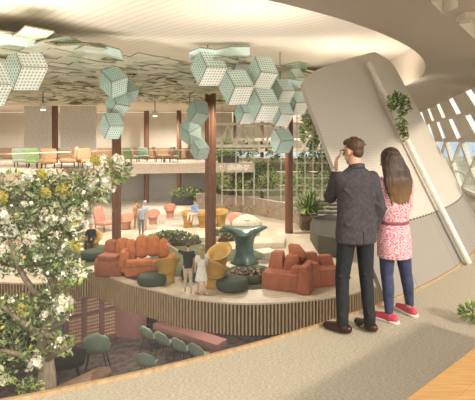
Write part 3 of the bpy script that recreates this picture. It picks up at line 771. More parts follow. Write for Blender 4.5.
# dark wedge planter running towards the glass
m = MB(); P = [G(313, 233, ZM), G(310, 240, ZM), G(318, 254, ZM), G(352, 262, ZM), G(356, 232, ZM), G(330, 224, ZM)]
topo = [p+Vector((0, 0, .95 if i < 4 else .7)) for i, p in enumerate(P)]
m.loft([P, topo]); tag(m.build('wedge_planter', mat('dark_olive', (.075, .068, .05), .7), bevel=.04), 'dark angular planter wall between the rust armchairs and the stairs', 'planter')
# stairs
p = G(331, 223, ZM); root = thing('staircase', p, 'short dark stone staircase beside the palm planter', 'stairs')
m = MB(); t2 = MB()
for k in range(6):
    m.box((0, .3+.34*k, .11+.22*k), (1.9, .34, .22)); t2.box((0, .28+.34*k, .22*(k+1)+.01), (1.9, .38, .035))
m.build('riser', charcoal, root); t2.build('tread', mat('stair_tread', (.42, .37, .28), .7), root)
m = MB(); m.bar((-1.0, .1, .05), (-1.0, 2.2, 1.45), .1, .3); m.build('stringer', mat('stair_tread', (0,0,0)), root)

# planters under the balcony
for px, py, w, lab in ((187, 205, 2.6, 'dark trough planter of dense greenery beneath the balcony beside the seated visitor'), (226, 205, 2.2, 'trough planter behind the tall middle column')):
    p = G(px, py, ZM); root = thing('trough_planter', p, lab, 'planter', 'trough planters'); m = MB(); m.box((0, 0, .35), (w, .6, .7)); m.build('trough', charcoal, root, bevel=.02)
    shrub(root, (0, 0, .95), (w*.52, .4, .42), 420, .3, [leaf_a, leaf_c, leaf_d]); m = MB(); m.box((0, 0, .69), (w-.1, .5, .04)); m.build('soil', soil, root)
p = W(228, 158, 33); root = thing('trough_planter', (p.x, 34.8, 0), 'trough planter on the balcony end behind the middle column', 'planter', 'trough planters')
m = MB(); m.box((0, 0, .25), (1.6, .5, .5)); m.build('trough', charcoal, root, bevel=.02); shrub(root, (0, 0, .8), (.8, .3, .4), 180, .26, [leaf_b, leaf_c, leaf_a])

# soft blocks
def cushion(parent, name, c, size, mt, rz=0, rx=0, taper=1.0, puff=.12, ry=0):
    bm = bmesh.new(); bmesh.ops.create_cube(bm, size=1.0)
    bmesh.ops.subdivide_edges(bm, edges=bm.edges, cuts=3, use_grid_fill=True)
    for v in bm.verts:
        x, y, z = v.co*2
        k = 1+puff*(1-x*x)*(1-y*y) ; kx = 1+puff*(1-y*y)*(1-z*z); ky = 1+puff*(1-x*x)*(1-z*z)
        t = 1+(taper-1)*(z+1)/2
        v.co = Vector((x*kx*t*size[0]/2, y*ky*t*size[1]/2, z*k*size[2]/2))
    me = bpy.data.meshes.new(name); bm.to_mesh(me); bm.free(); me.materials.append(mt)
    for p_ in me.polygons: p_.use_smooth = True
    o = bpy.data.objects.new(name, me); COL.objects.link(o); o.parent = parent; o.location = c; o.rotation_euler = (rx, ry, rz)
    md = o.modifiers.new('b', 'BEVEL'); md.width = min(size)*.16; md.segments = 2; md.limit_method = 'ANGLE'; md.angle_limit = R(50)
    return o
# terracotta lumpy sofa (two units) at the tree side
p = G(148, 275, ZM); so1 = thing('lounge_sofa', p, 'long orange terracotta sofa of lumpy cushions behind the small mustard chair', 'sofa', 'terracotta lounge seating', rz=R(8))
cushion(so1, 'seat', (0, 0, .30), (1.75, 1.2, .5), terra, 0, R(-6))
cushion(so1, 'seat_cushion', (-.35, -.35, .62), (.95, .75, .26), terra, R(6), R(-8)); cushion(so1, 'seat_cushion', (.50, -.3, .56), (.72, .75, .24), terra, R(-8), R(-8))
for k, (x, z, w, a) in enumerate(((-.72, 1.02, .46, -8), (-.28, 1.2, .50, 5), (.2, 1.22, .52, -4), (.62, 1.08, .46, 10))):
    cushion(so1, 'back_cushion', (x, .38, z-.1), (w, .42, .85-.05*k), terra, R(a), R(-14), .85, .2)
cushion(so1, 'armrest', (-.95, .1, .62), (.36, 1.0, .75), terra, R(10), 0, .8); cushion(so1, 'armrest', (.95, .1, .50), (.32, .9, .55), terra, R(-10), 0, .8)
p = G(113, 274, ZM); so2 = thing('lounge_sofa', p, 'terracotta sofa with shade put into its darker colour at the foot of the timber column by the tree', 'sofa', 'terracotta lounge seating', rz=R(-10))
cushion(so2, 'seat', (0, 0, .38), (1.15, 1.2, .75), terra_shaded, 0, 0); cushion(so2, 'back_cushion', (-.25, .35, .92), (.55, .45, .75), terra_shaded, 0, R(-10), .85, .2); cushion(so2, 'back_cushion', (.28, .35, .98), (.55, .45, .8), terra, 0, R(-10), .85, .2); cushion(so2, 'armrest', (.55, -.1, .75), (.3, 1.0, .6), terra, R(15), 0, .8); cushion(so2, 'seat_cushion', (0, -.3, .8), (.8, .6, .2), terra_shaded)
# brick red faceted armchairs by the glass
p = G(289, 287, ZM); ch = thing('faceted_armchair', p, 'brick red blocky armchair with folded cushions nearest the slat edge', 'armchair', 'brick red blocky armchairs', rz=R(-22))
def facet(parent, name, pts, mt):
    bm = bmesh.new(); vs = [bm.verts.new(Vector(q)) for q in pts]; r = bmesh.ops.convex_hull(bm, input=vs)
    bmesh.ops.delete(bm, geom=[g_ for g_ in r['geom_interior'] if isinstance(g_, bmesh.types.BMVert)], context='VERTS')
    bmesh.ops.recalc_face_normals(bm, faces=bm.faces)
    me = bpy.data.meshes.new(name); bm.to_mesh(me); bm.free(); me.materials.append(mt); o = bpy.data.objects.new(name, me); COL.objects.link(o); o.parent = parent
    md = o.modifiers.new('b', 'BEVEL'); md.width = .05; md.segments = 3; md.limit_method = 'ANGLE'; md.angle_limit = R(20)
    for p_ in me.polygons: p_.use_smooth = True
    return o
def blk(x0, x1, y0, y1, z0, z1, tx=.06, ty=.06, sh=0): return [(x, y, z0) for x in (x0, x1) for y in (y0, y1)]+[(x+(tx if x == x0 else -tx)+sh, y+(ty if y == y0 else -ty), z1) for x in (x0, x1) for y in (y0, y1)]
facet(ch, 'seat', blk(-.95, .55, -.55, .6, 0, .62, .05, .02), brick_m)
facet(ch, 'armrest', blk(.45, .95, -.7, .5, 0, .98, .12, .05), brick_m)
facet(ch, 'backrest', blk(-.9, -.25, .1, .75, .5, 1.22, .12, .1), brick_m)
facet(ch, 'backrest', blk(-.3, .35, .05, .8, .5, 1.18, .1, .1, .05), brick_m)
facet(ch, 'seat_cushion', blk(.12, .55, -.35, .2, .55, .86, .05, .05), brick_m)
facet(ch, 'headrest', blk(-.1, .55, .35, .85, 1.05, 1.5, .12, .12, -.2), brick_m)
p = G(322, 283, ZM); ch2 = thing('faceted_armchair', p, 'brick red blocky armchair tucked close to the dark planter wall', 'armchair', 'brick red blocky armchairs', rz=R(18))
facet(ch2, 'seat', blk(-.7, .7, -.5, .5, 0, .65), brick_m); facet(ch2, 'backrest', blk(-.7, .0, .1, .6, .55, 1.15, .1, .1), brick_m); facet(ch2, 'armrest', blk(-.72, -.35, -.55, .3, .3, .95, .05, .05), brick_m); facet(ch2, 'backrest', blk(.0, .65, .1, .6, .55, 1.0, .1, .1), brick_m)

# mustard tub chairs
def tub(name, label, loc, rz, s=1.0, mt=yellow, group='mustard tub chairs', rb=.26, rt=.46, hf=.5, hb=.95):
    root = thing(name, loc, label, 'chair', group, rz, s)
    m = MB(); k = 32; L1, L2 = [], []
    prof = [(1.06, 0), (1.0, .06), (.98, .2), (1.03, .45), (1.2, .7), (1.5, .9), (1.78, 1.0)]
    def hh(t): return hf+(hb-hf)*(0.5+0.5*math.sin(t))**1.2
    def ringf(sc, f, thick): 
        out = []
        for j in range(k):
            t = 2*math.pi*j/k; r = (rb*sc-thick); out.append(Vector((r*math.cos(t), r*math.sin(t), f*hh(t))))
        return out
    rs = [ringf(a, f, 0) for a, f in prof]+[ringf(1.74, 1.0, .05), ringf(1.48, .9, .05), ringf(1.2, .75, .04), ringf(1.05, .62, .03)]
    m.loft(rs); m.build('shell', mt, root, True)
    c = MB(); c.lathe([(rb*1.02, hf*.62), (rb*1.22, hf*.72), (rb*1.2, hf*.8), (rb*.6, hf*.84)], n=24); c.build('seat_pad', mat('seat_pad_'+mt.name, tuple(x*.8 for x in mt.diffuse_color[:3]) if False else (.42, .26, .07), .8), root, True)
    return root
tub('tub_chair', 'mustard tub chair standing just before the orange sofa and pointing man', G(167, 282, ZM), R(200), 1.15)
tub('tub_chair', 'mustard tub chair tallest of the pair at the middle column foot', G(215, 287, ZM), R(150), 1.22)
tub('tub_chair', 'mustard tub chair behind its twin at the middle column foot', G(219, 271, ZM), R(-30), 1.2)
tub('tub_chair', 'mustard tub chair under the man in dark clothes', G(91, 252, ZM), R(10), 1.2, hf=.42, hb=.9)
tub('tub_chair', 'mustard tub chair beside the seated visitor in blue', G(188, 227, ZM), R(0), 1.1, hf=.75, hb=.95)
tub('tub_chair', 'mustard tub chair half hidden by the middle column', G(203, 227, ZM), R(0), 1.05, hf=.75, hb=.9)
tub('tub_chair', 'mustard tub chair just past the middle column', G(221, 226, ZM), R(0), 1.1, hf=.75, hb=1.0)
tub('tub_chair', 'mustard tub chair peeking out between tree blossoms', G(73, 250, ZM), R(0), .9)
# salmon chairs
tub('salmon_chair', 'salmon tub chair right behind the standing trio', G(153, 224, ZM), R(0), 1.0, pinkc, 'salmon tub chairs')
tub('salmon_chair', 'salmon tub chair under the balcony near the trough planter', G(170, 217, ZM), R(0), 1.0, pinkc, 'salmon tub chairs')
tub('salmon_chair', 'salmon tub chair beside the timber column and the trio', G(126, 229, ZM), R(0), 1.05, pinkc, 'salmon tub chairs')
tub('salmon_chair', 'salmon tub chair behind the teal table', G(236, 231, ZM), R(0), 1.15, pinkc, 'salmon tub chairs')
# salmon lounge chair on legs
p = G(104, 231, ZM); lc = thing('lounge_chair', p, 'salmon high-backed lounge chair on dark legs under the blossoms', 'chair', rz=R(60), s=1.15)
cushion(lc, 'seat', (0, 0, .42), (.7, .75, .18), pinkc); cushion(lc, 'backrest', (0, .4, .85), (.66, .16, .85), pinkc, 0, R(-22))
for x in (-.28, .28):
    for y in (-.3, .3): m = MB(); m.tube([(x, y, .36), (x*1.15, y*1.15, 0)], .025, 6); m.build('leg', black_m, lc)
# teal sculptural table
p = G(244.5, 263, ZM); tt_ = thing('sculptural_table', p, 'dark teal hourglass table with a flaring pointed top', 'table')
m = MB(); rs = []
for r, z, lob in ((.62, 0, .10), (.50, .12, .06), (.42, .45, .02), (.40, .85, .02), (.46, 1.15, .06), (.62, 1.35, .2), (.86, 1.50, .38), (.80, 1.58, .36), (.5, 1.62, .1)):
    rs.append([Vector((r*(1+lob*math.cos(4*t)*.6)*math.cos(t), r*(1+lob*math.cos(4*t)*.6)*math.sin(t), z+lob*.3*math.cos(2*t))) for t in [2*math.pi*j/40 for j in range(40)]])
m.loft(rs); m.build('body', teal, tt_, True)
p = G(247, 238, ZM); pf = thing('cream_pouf', p, 'cream peaked pouf seat showing above the teal table', 'pouf')
m = MB(); m.lathe([(.5, 0), (.72, .1), (.88, .8), (.8, 1.0), (.4, 1.25), (.04, 1.36)], n=20, sy=.7); m.build('body', cream_f, pf, True); m = MB(); m.tube([(-.6, -.3, 1.02), (0, -.5, 1.08), (.6, -.3, 1.02)], .03, 6); m.build('piping', brown_l, pf)
p = G(266, 259, ZM); lt = thing('low_table', p, 'small white square table between the teal table and the red armchair', 'table', rz=R(30))
m = MB(); m.box((0, 0, .38), (.85, .85, .06)); m.build('tabletop', white_paint, lt, bevel=.01); m = MB(); m.box((0, 0, .18), (.3, .3, .35)); m.build('pedestal', white_paint, lt)
p = G(247, 281, ZM); pb = thing('pebble_planter', p, 'round planter of dark pebbles between the tub chairs and red armchair', 'planter')
m = MB(); m.lathe([(.75, 0), (.8, .3), (.78, .36), (.7, .36), (.68, .3)], n=28, sy=.7); m.build('rim', rug_green, pb, True)
m = MB()
for _ in range(160):
    a = rnd.uniform(0, 6.28); k = math.sqrt(rnd.random())*.66; r_ = rnd.uniform(.04, .09); m.ell((k*math.cos(a), k*.7*math.sin(a), .33+rnd.uniform(0, .12)), (r_, r_, r_*.7), n=7, m=5, mi=rnd.randrange(3))
st = m.build('pebbles', [charcoal, speck, brown_l], pb, True); st['kind'] = 'stuff'
for (px, py, w, lab) in ((152, 285, 1.0, 'dark green low ottoman beside the mustard chair and slat edge'), (232, 289, 1.1, 'dark green low ottoman between the tall tub chair and pebble planter'), (193, 279, .9, 'dark ottoman behind the pointing man'), (95, 259, 1.1, 'black round ottoman below the mustard chair of the seated man')):
    o = thing('ottoman', G(px, py, ZM), lab, 'ottoman', 'dark low ottomans'); m = MB(); m.lathe([(w*.5, 0.04), (w*.56, .15), (w*.54, .36), (w*.4, .42)], n=22); m.build('cushion', dkgreen, o, True)
    m = MB(); m.lathe([(w*.42, 0), (w*.42, .05)], n=22); m.build('base', black_m, o)
# fallen cushions / striped sheets behind (low deck platforms)
for (pts_, lab) in ((((244, 241), (286, 241), (284, 248), (246, 249)), 'long pale stone bench step behind the white table'), (((196, 236), (226, 234), (228, 241), (200, 243)), 'short pale bench step near the middle column')):
    P = [G(x, y, ZM) for x, y in pts_]; m = MB(); m.loft([P, [p_+Vector((0, 0, .28)) for p_ in P]]); tag(m.build('stone_bench', rim_m, bevel=.02), lab, 'bench', 'pale stone bench steps')

# balcony furniture
def bchair(px, py, d, mt, lab, rz=0, s=1.0):
    p = W(px, py, d); root = thing('balcony_chair', (p.x, d, 0), lab, 'chair', 'lounge chairs on the balcony', rz, s)
    cushion(root, 'seat', (0, 0, .36), (.75, .7, .2), mt); cushion(root, 'backrest', (0, .33, .7), (.75, .16, .6), mt, 0, R(-12))
    for x in (-.3, .3):
        for y in (-.28, .28): m = MB(); m.tube([(x, y, .3), (x, y, 0)], .025, 6); m.build('leg', black_m, root)
bchair(131, 160, 35.5, mat('chair_green', (.22, .34, .14), .7), 'green chair on the balcony nearest the tall slim column', R(150), 1.1)
bchair(143, 158, 36.5, sage, 'sage chair on the balcony behind the slim column', R(20), 1.1)
bchair(160, 160, 36, brown_l, 'tan chair on the balcony between the two slim columns', R(90), 1.2)
bchair(167, 160, 35.5, brown_l, 'tan chair on the balcony closest to the second slim column', R(-60), 1.2)
bchair(174, 160, 36.5, sage, 'sage chair on the balcony beside the tan pair', R(10))
bchair(68, 168, 28, brown_l, 'tan chair on the balcony beside the thick timber column', R(-70), 1.3)
bchair(86, 168, 28.5, brown_l, 'pale tan chair on the balcony above the blossoms', R(40), 1.2)
bchair(37, 166, 28, MATS['chair_green'], 'bright green chair on the balcony before the pale wall panel', R(160), 1.2)
bchair(22, 166, 29, sage, 'sage chair on the balcony next to the bright green one', R(190), 1.2)
bchair(48, 167, 27.5, brown_l, 'brown chair on the balcony next to the thick timber column', R(20), 1.2)
# pale wall panels behind the balcony
for (x0, x1, y0, y1, lab) in ((24, 51, 106, 152, 'tall pale panel behind the bright green balcony chair'), (60, 96, 106, 150, 'wide pale panel behind the tan balcony chairs')):
    m = MB(); cbox(m, x0, x1, y0, y1, 33, .12); a = W(x0, y1, 33); m.box(((W(x0, 0, 33).x+W(x1, 0, 33).x)/2, 33.06, a.z/2+.0), (.3, .1, abs(a.z)))
    tag(m.build('wall_panel', mat('pale_panel', (.72, .70, .63), .7)), lab, 'panel', 'tall pale balcony panels')
m = MB(); cbox(m, 0, 200, 148, 158, 41.5, .15); struct(m.build('trim_4', brown_l), 'brown dado on the far balcony wall', 'trim')

# ------------------------------------------------------------------ lowest floor
a = G(66, 349, ZL); b_ = G(118, 335.5, ZL); u = (b_-a).normalized(); L_ = (b_-a).length; nrm = Vector((u.y, -u.x, 0)); hgt = 2.85
ls = thing('lattice_screen', a, 'plum wooden screen with rows of tan slats under the slat band', 'screen')
m = MB()
m.obox(u*L_/2-nrm*.12+Vector((0, 0, hgt/2)), u*L_/2, nrm*.03, Vector((0, 0, hgt/2))); m.build('backing', plum_shade, ls)
pf_ = MB(); sl_ = MB()
for k in range(4): pf_.obox(u*(L_*k/3)+Vector((0, 0, hgt/2)), u*.11, nrm*.08, Vector((0, 0, hgt/2)))
for z in (.05, 1.42, hgt-.05): pf_.obox(u*L_/2+Vector((0, 0, z)), u*L_/2, nrm*.07, Vector((0, 0, .06)))
pf_.build('frame', plum, ls)
for k in range(3):
    for i in range(16):
        z = .22+i*.165
        if abs(z-1.42) < .1: continue
        sl_.obox(u*(L_*(k+.5)/3)+Vector((0, 0, z)), u*(L_/6-.11), nrm*.04, Vector((0, 0, .028)))
    for i in range(8): sl_.obox(u*(L_*k/3+.14+(L_/3-.28)*i/7)-nrm*.03+Vector((0, 0, hgt/2)), u*.015, nrm*.02, Vector((0, 0, hgt/2)))
sl_.build('slats', tan_slat, ls)
# grey-blue glass wall beside screen
a2 = G(40, 356, ZL); m = MB(); uu = (a-a2); m.obox((a+a2)/2+Vector((0, .1, 1.4)), uu/2, Vector((0, .05, 0)), Vector((0, 0, 1.4)))
struct(m.build('wall_lower_blue', mat('blue_grey_panel', (.20, .24, .25), .4)), 'blue-grey panel beside the plum screen', 'wall')
# plum-pink wall block
P = [G(105, 335, ZL), G(136, 339.5, ZL), G(146.5, 336, ZL), G(124, 330, ZL)]; m = MB(); m.loft([P, [p_+Vector((0, 0, 2.9)) for p_ in P]])
struct(m.build('wall_lower_pink', pink_plaster), 'pink plaster block under the lounge floor', 'wall')
# long pink counter
a = G(158, 341, ZL); b_ = G(222, 364, ZL); u = (b_-a).normalized(); n_ = Vector((-u.y, u.x, 0))
ct = thing('long_counter', (a+b_)/2, 'long pink counter with green chairs lined along it', 'counter'); Lh = (b_-a).length/2
m = MB(); m.obox((0, 0, .8), u*Lh, n_*.35, (0, 0, .14)); m.build('countertop', pink_plaster, ct, bevel=.02)
m = MB(); m.obox(n_*.1+Vector((0, 0, .33)), u*(Lh-.1), n_*.1, (0, 0, .33)); m.build('panel', pink_plaster, ct)
# green shell chairs
def shell_chair(loc, rz, label, s=1.0, mt=sage, group='green shell chairs on the lowest floor', nm='shell_chair'):
    root = thing(nm, loc, label, 'chair', group, rz, s)
    rs = []
    for v in range(9):
        f = v/8
        row = []
        for j in range(11):
            t = -1+2*j/10
            if f < .45: y = -.24+f/.45*.44; z = .46+.03*t*t; w = .25
            else: g_ = (f-.45)/.55; y = .20+.14*g_-.10*t*t; z = .46+.06+.42*g_*(1-.28*t*t*g_); w = .25+.02*math.sin(g_*3)
            if f > .8: w *= 1-.35*((f-.8)/.2)**2
            row.append(Vector((t*w, y, z)))
        rs.append(row)
    m = MB(); m.loft(rs, False, closed=False); o = m.build('shell', mt, root, True); md = o.modifiers.new('s', 'SOLIDIFY'); md.thickness = .03
    for x in (-1, 1):
        for y in (-1, 1): m = MB(); m.tube([(x*.14, y*.12, .46), (x*.24, y*.22, 0)], .014, 6); m.build('leg', black_m, root)
    return root
for k, (px, py, lab) in enumerate(((150, 350, 'green shell chair at the counter end closest to the pink block'), (165, 356, 'green shell chair second along the pink counter from the pink block'), (182, 363, 'green shell chair third along the pink counter from the pink block'), (199, 369, 'green shell chair at the counter end half hidden by the walkway'))):
    shell_chair(G(px, py, ZL), R(150), lab, 1.35)
shell_chair(G(148, 379, ZL), R(170), 'green shell chair standing alone at the walkway edge', 1.35)
# large dark lounge chairs and a round-ended timber table
shell_chair(G(68, 390, ZL), R(-150), 'charcoal shell lounge chair with rounded back behind the timber table', 2.1, charcoal, 'dark lounge chairs', 'lounge_shell_chair')
shell_chair(G(97, 372, ZL), R(190), 'grey shell lounge chair at the timber table end', 2.0, sage, 'dark lounge chairs', 'lounge_shell_chair')
a = W(46, 396, 14.2); b_ = W(101, 380, 15.8); tb_ = thing('timber_table', ((a.x+b_.x)/2, (a.y+b_.y)/2, ZL), 'long brown timber table with rounded end at the walkway edge', 'table')
o_ = Vector(tb_.location); h_ = (a.z+b_.z)/2-ZL
m = MB(); u = (b_-a); u.z = 0; u.normalize(); n_ = Vector((-u.y, u.x, 0)); Lh = (b_-a).length/2
outl = [u*(-Lh)-n_*.35, u*Lh-n_*.35]+[u*Lh+u*.35*math.sin(t)-n_*.35*math.cos(t) for t in [math.pi*k/10 for k in range(1, 10)]]+[u*Lh+n_*.35, u*(-Lh)+n_*.35]
m.loft([[p_+Vector((0, 0, h_-.14)) for p_ in outl], [p_+Vector((0, 0, h_+.14)) for p_ in outl]]); m.build('tabletop', mat('walnut', (.27, .15, .085), .5, (.18, .10, .055), 2, stretch=(3, 12, 3)), tb_, bevel=.05)
for k in (-.6, .6): m = MB(); m.obox(u*Lh*k+Vector((0, 0, (h_-.14)/2)), u*.08, n_*.25, (0, 0, (h_-.14)/2)); m.build('leg', plum, tb_)

# oak bench at the corner
e0 = Vector((0.83, 2.23, 0)); e1 = Vector((1.47, 2.79, 0)); u = (e1-e0).normalized(); n_ = Vector((u.y, -u.x, 0))
bn = thing('oak_bench', e0+u*.7+n_*.4, 'broad pale oak bench top at the corner of the walkway', 'bench')
m = MB()
for k in range(5): m.obox(u*0.1+n_*(-.4+.08+.16*k)+Vector((0, 0, .425)), u*1.3, n_*.0795, (0, 0, .025))
m.build('bench_top', oak, bn)
for s_ in (-1.0, 1.15): m = MB(); m.obox(u*s_+n_*.02+Vector((0, 0, .2)), u*.04, n_*.32, (0, 0, .2)); m.build('leg', charcoal, bn)

# ------------------------------------------------------------------ people
def organic(name, mb, voxel, mt, parent, smooth=6, fac=.5):
    o = mb.build(name, mt, weld=False)
    md = o.modifiers.new('r', 'REMESH'); md.mode = 'VOXEL'; md.voxel_size = voxel; md.use_smooth_shade = True
    if smooth: s = o.modifiers.new('s', 'SMOOTH'); s.factor = fac; s.iterations = smooth
    dg = bpy.context.evaluated_depsgraph_get(); dg.update()
    me = bpy.data.meshes.new_from_object(o.evaluated_get(dg)); o.modifiers.clear(); old = o.data; o.data = me; bpy.data.meshes.remove(old)
    me.name = name
    if not me.materials: me.materials.append(mt)
    for p_ in me.polygons: p_.use_smooth = True
    if parent: o.parent = parent
    return o
def rings(mb, lst, n=24, sq=1.0):
    # stacked ellipses (cx, cy, z, rx, ry)
    rs = []
    for cx, cy, z, rx, ry in lst:
        rs.append([Vector((cx+rx*math.cos(t), cy+ry*math.sin(t), z)) for t in [2*math.pi*j/n for j in range(n)]])
    mb.loft(rs)
def V(*a): return Vector(a)
def hand(mb, wrist, d, palm_n, side, curl=.35, s=1.0):
    d = d.normalized(); palm_n = (palm_n-d*palm_n.dot(d)).normalized(); x = d.cross(palm_n).normalized()*side
    for k in (-1, 0, 1): mb.cap(wrist+x*.018*k*s, wrist+d*.085*s+x*.026*k*s, .016*s, .014*s)
    for k, L_ in enumerate((.068, .078, .074, .058)):
        b0 = wrist+d*.088*s+x*(.033-.022*k)*s; q = b0+(d*math.cos(curl*.5)+palm_n*math.sin(curl*.5))*L_*.5*s; e = q+(d*math.cos(curl*1.6)+palm_n*math.sin(curl*1.6))*L_*.55*s
        mb.cap(b0, q, .0088*s, .0082*s, 8); mb.cap(q, e, .0082*s, .0068*s, 8)
    t0 = wrist+d*.02*s+x*.03*s; t1 = t0+(d*.6+x*.75+palm_n*.25).normalized()*.042*s; t2 = t1+(d*.9+x*.25+palm_n*.3).normalized()*.034*s
    mb.cap(t0, t1, .012*s, .010*s, 8); mb.cap(t1, t2, .010*s, .0075*s, 8)
def head(mb, c, yaw, s=1.0, pitch=0.0):
    M = Matrix.Rotation(yaw, 3, 'Z')@Matrix.Rotation(pitch, 3, 'X')
    def q(x, y, z): return c+M@V(x, y, z)*s
    mb.ell(q(0, -.008, .03), (.074*s, .094*s, .088*s), M); mb.ell(q(0, .022, -.045), (.056*s, .066*s, .07*s), M); mb.cap(q(0, .052, -.095), q(0, .055, -.09), .026*s, .026*s)
    mb.cap(q(0, .092, .012), q(0, .112, -.026), .009*s, .015*s, 8)
    mb.cap(q(-.03, .083, .022), q(.03, .083, .022), .011*s, .011*s, 8)
    mb.cap(q(-.018, .083, -.058), q(.018, .083, -.058), .009*s, .009*s, 8)
    for e in (-1, 1): mb.ell(q(.075*e, -.005, -.008), (.011*s, .022*s, .034*s), M)
    return M, q
def foot(mb, ank, dirv, L_=.25, w=.045, h=.05):
    d = Vector((dirv[0], dirv[1], 0)).normalized(); a = Vector((ank.x, ank.y, 0))
    mb.cap(a-d*.05+V(0, 0, h*.9), a+d*.02+V(0, 0, h), w*.85, w*.95); mb.cap(a+d*.02+V(0, 0, h*.85), a+d*(L_-.09)+V(0, 0, h*.62), w*.95, w*.72)
def eyes(root, q, s):
    for e in (-1, 1):
        m = MB(); m.ell(q(.031*e, .078, .004), (.011*s,)*3, n=8, m=6); m.build('eye', mat('eye', (.75, .72, .68), .2, (.05, .03, .02), 30), root, True)

def clip_below(o, z):
    pass

# --- the man at the glass
jacket_m = mat('navy_tweed', (0.066, 0.058, 0.064), 0.85, (0.042, 0.037, 0.042), 30, bump=.2, bscale=120)
denim_b = mat('black_denim', (0.018, 0.02, 0.024), 0.75, (0.011, 0.012, 0.015), 20, bump=.2, bscale=80)
hair_b = mat('brown_hair', (0.10, 0.05, 0.028), 0.55, (0.05, 0.026, 0.015), 25, stretch=(4, 4, .6))
shoe_b = mat('brown_leather', (0.055, 0.02, 0.013), 0.3, (0.03, 0.011, 0.008), 10)
mp = G(356, 332, 0)
man = thing('person', mp, 'person in a dark blazer and black trousers shading the eyes against the glass', 'person', rz=R(14))
sL, eL, wL = V(-.158, .0, 1.395), V(-.165, .19, 1.20), V(-.075, .255, 1.44)
sR, eR, wR = V(.162, 0, 1.395), V(.215, -.04, 1.12), V(.205, .06, .88)
hpL, knL, anL = V(-.088, 0, .92), V(-.118, .035, .50), V(-.135, 0, .085)
hpR, knR, anR = V(.088, 0, .92), V(.118, .03, .50), V(.125, -.02, .085)
hc = V(-.005, .045, 1.635)
b = MB(); Mh, qh = head(b, hc, R(22), 1.0, R(-4))
b.cap(V(0, -.005, 1.42), hc+V(0, -.025, -.07), .058, .056)
rings(b, [(0, 0, .86, .14, .10), (0, 0, .95, .155, .11), (0, 0, 1.08, .135, .095), (0, .005, 1.25, .155, .105), (0, 0, 1.38, .16, .10), (0, 0, 1.45, .10, .07)])
b.cap(sL, eL, .05, .042); b.cap(eL, wL, .04, .028); b.cap(sR, eR, .05, .042); b.cap(eR, wR, .04, .028)
for h_, k_, a_ in ((hpL, knL, anL), (hpR, knR, anR)): b.cap(h_, k_, .08, .055); b.cap(k_, a_, .052, .036)
hand(b, wL, V(.05, -.02, 1), V(.9, -.3, 0), 1, .45, 1.05)
hand(b, wR, V(-.05, .1, -1), V(-1, 0, 0), 1, .5, 1.05)
organic('body', b, .0065, skin, man, 3)
j = MB()
rings(j, [(.0, .0, .815, .195, .140), (0, 0, .90, .195, .138), (0, 0, 1.05, .182, .124), (0, 0, 1.16, .178, .122), (0, 0, 1.28, .190, .128), (0, -.005, 1.37, .198, .120), (0, -.005, 1.42, .180, .105), (0, -.005, 1.46, .125, .085), (0, -.003, 1.495, .072, .07)])
j.cap(sL, eL, .068, .060); j.cap(eL, wL+(eL-wL)*.12, .058, .043); j.cap(sR, eR, .068, .060); j.cap(eR, wR+(eR-wR)*.06, .06, .046)
for p0, p1, r in ((V(-.16, -.09, 1.30), V(.02, -.125, 1.16), .012), (V(.16, -.09, 1.28), V(.03, -.122, 1.10), .012), (V(.17, -.07, 1.02), V(.05, -.135, .93), .012), (V(-.15, -.09, 1.0), V(-.03, -.13, .95), .011), (eR+V(-.05, -.04, .04), eR+V(.05, -.05, .0), .014), (eL+V(-.03, -.05, .05), eL+V(.04, -.05, .02), .014)): j.cap(p0, p1, r, r*.7, 8)
organic('jacket', j, .011, jacket_m, man, 5)
c_ = MB(); k_ = 26; rs = []
for rr_, z_ in ((.078, 1.475), (.072, 1.512), (.066, 1.515), (.066, 1.475)): rs.append([V(rr_*math.cos(t), -.008+rr_*math.sin(t), z_-.02*math.sin(t)) for t in [2*math.pi*i/k_ for i in range(k_)]])
c_.loft(rs, False); c_.build('collar', jacket_m, man, True)
c_ = MB(); c_.cap(wL+(eL-wL)*.10, wL+(eL-wL)*.0, .036, .034); c_.build('shirt_cuff', mat('white_shirt', (.75, .74, .72), .8), man, True)
vt = MB(); vt.obox((0, -.139, .875), (.002, 0, 0), (0, .004, 0), (0, .002, .06)); vt.build('back_vent', black_m, man)
t = MB(); rings(t, [(0, 0, .80, .165, .115), (0, 0, .90, .17, .12), (0, 0, .98, .16, .11)])
for h_, k_, a_ in ((hpL, knL, anL), (hpR, knR, anR)): t.cap(h_+V(0, 0, -.04), k_, .090, .066); t.cap(k_, a_+V(0, 0, .03), .065, .053); t.cap(a_+V(0, -.005, .06), a_+V(0, 0, .01), .053, .055); t.cap(k_+V(-.05, -.05, .02), k_+V(.05, -.05, 0), .014, .012, 8); t.cap(a_+V(-.04, -.035, .1), a_+V(.04, -.03, .08), .014, .012, 8)
organic('trousers', t, .010, denim_b, man, 4)
for a_, dr in ((anL, (-.55, .8)), (anR, (-.2, .95))):
    s_ = MB(); foot(s_, a_, dr, .25, .05, .06); s_.cap(a_+V(0, 0, -.03), a_+V(0, 0, .02), .05, .045); organic('shoe', s_, .008, shoe_b, man, 4)
h_ = MB()
h_.ell(qh(0, -.022, .047), (.078, .090, .082), Mh); h_.ell(qh(0, .025, .083), (.066, .07, .042), Mh); h_.ell(qh(0, -.056, -.005), (.062, .045, .06), Mh)
for i in range(26):
    a = rnd.uniform(0, 6.28); e = rnd.uniform(.1, 1.5); v = V(.076*math.cos(a)*math.cos(e), -.02+.085*math.sin(a)*math.cos(e), .052+.079*math.sin(e)); h_.cap(qh(*v), qh(*(v+V(rnd.uniform(-.02, .02), -.02, -.012))), .010, .006, 6)
organic('hair', h_, .007, hair_b, man, 2)
g_ = MB()
for e in (-1, 1):
    g_.tube([qh(.036*e+.024*math.cos(t), .100, .004+.019*math.sin(t)) for t in [2*math.pi*i/14 for i in range(15)]], .0025, 6); g_.tube([qh(.062*e, .098, .010), qh(.078*e, .03, .012), qh(.079*e, -.02, .004)], .003, 6)
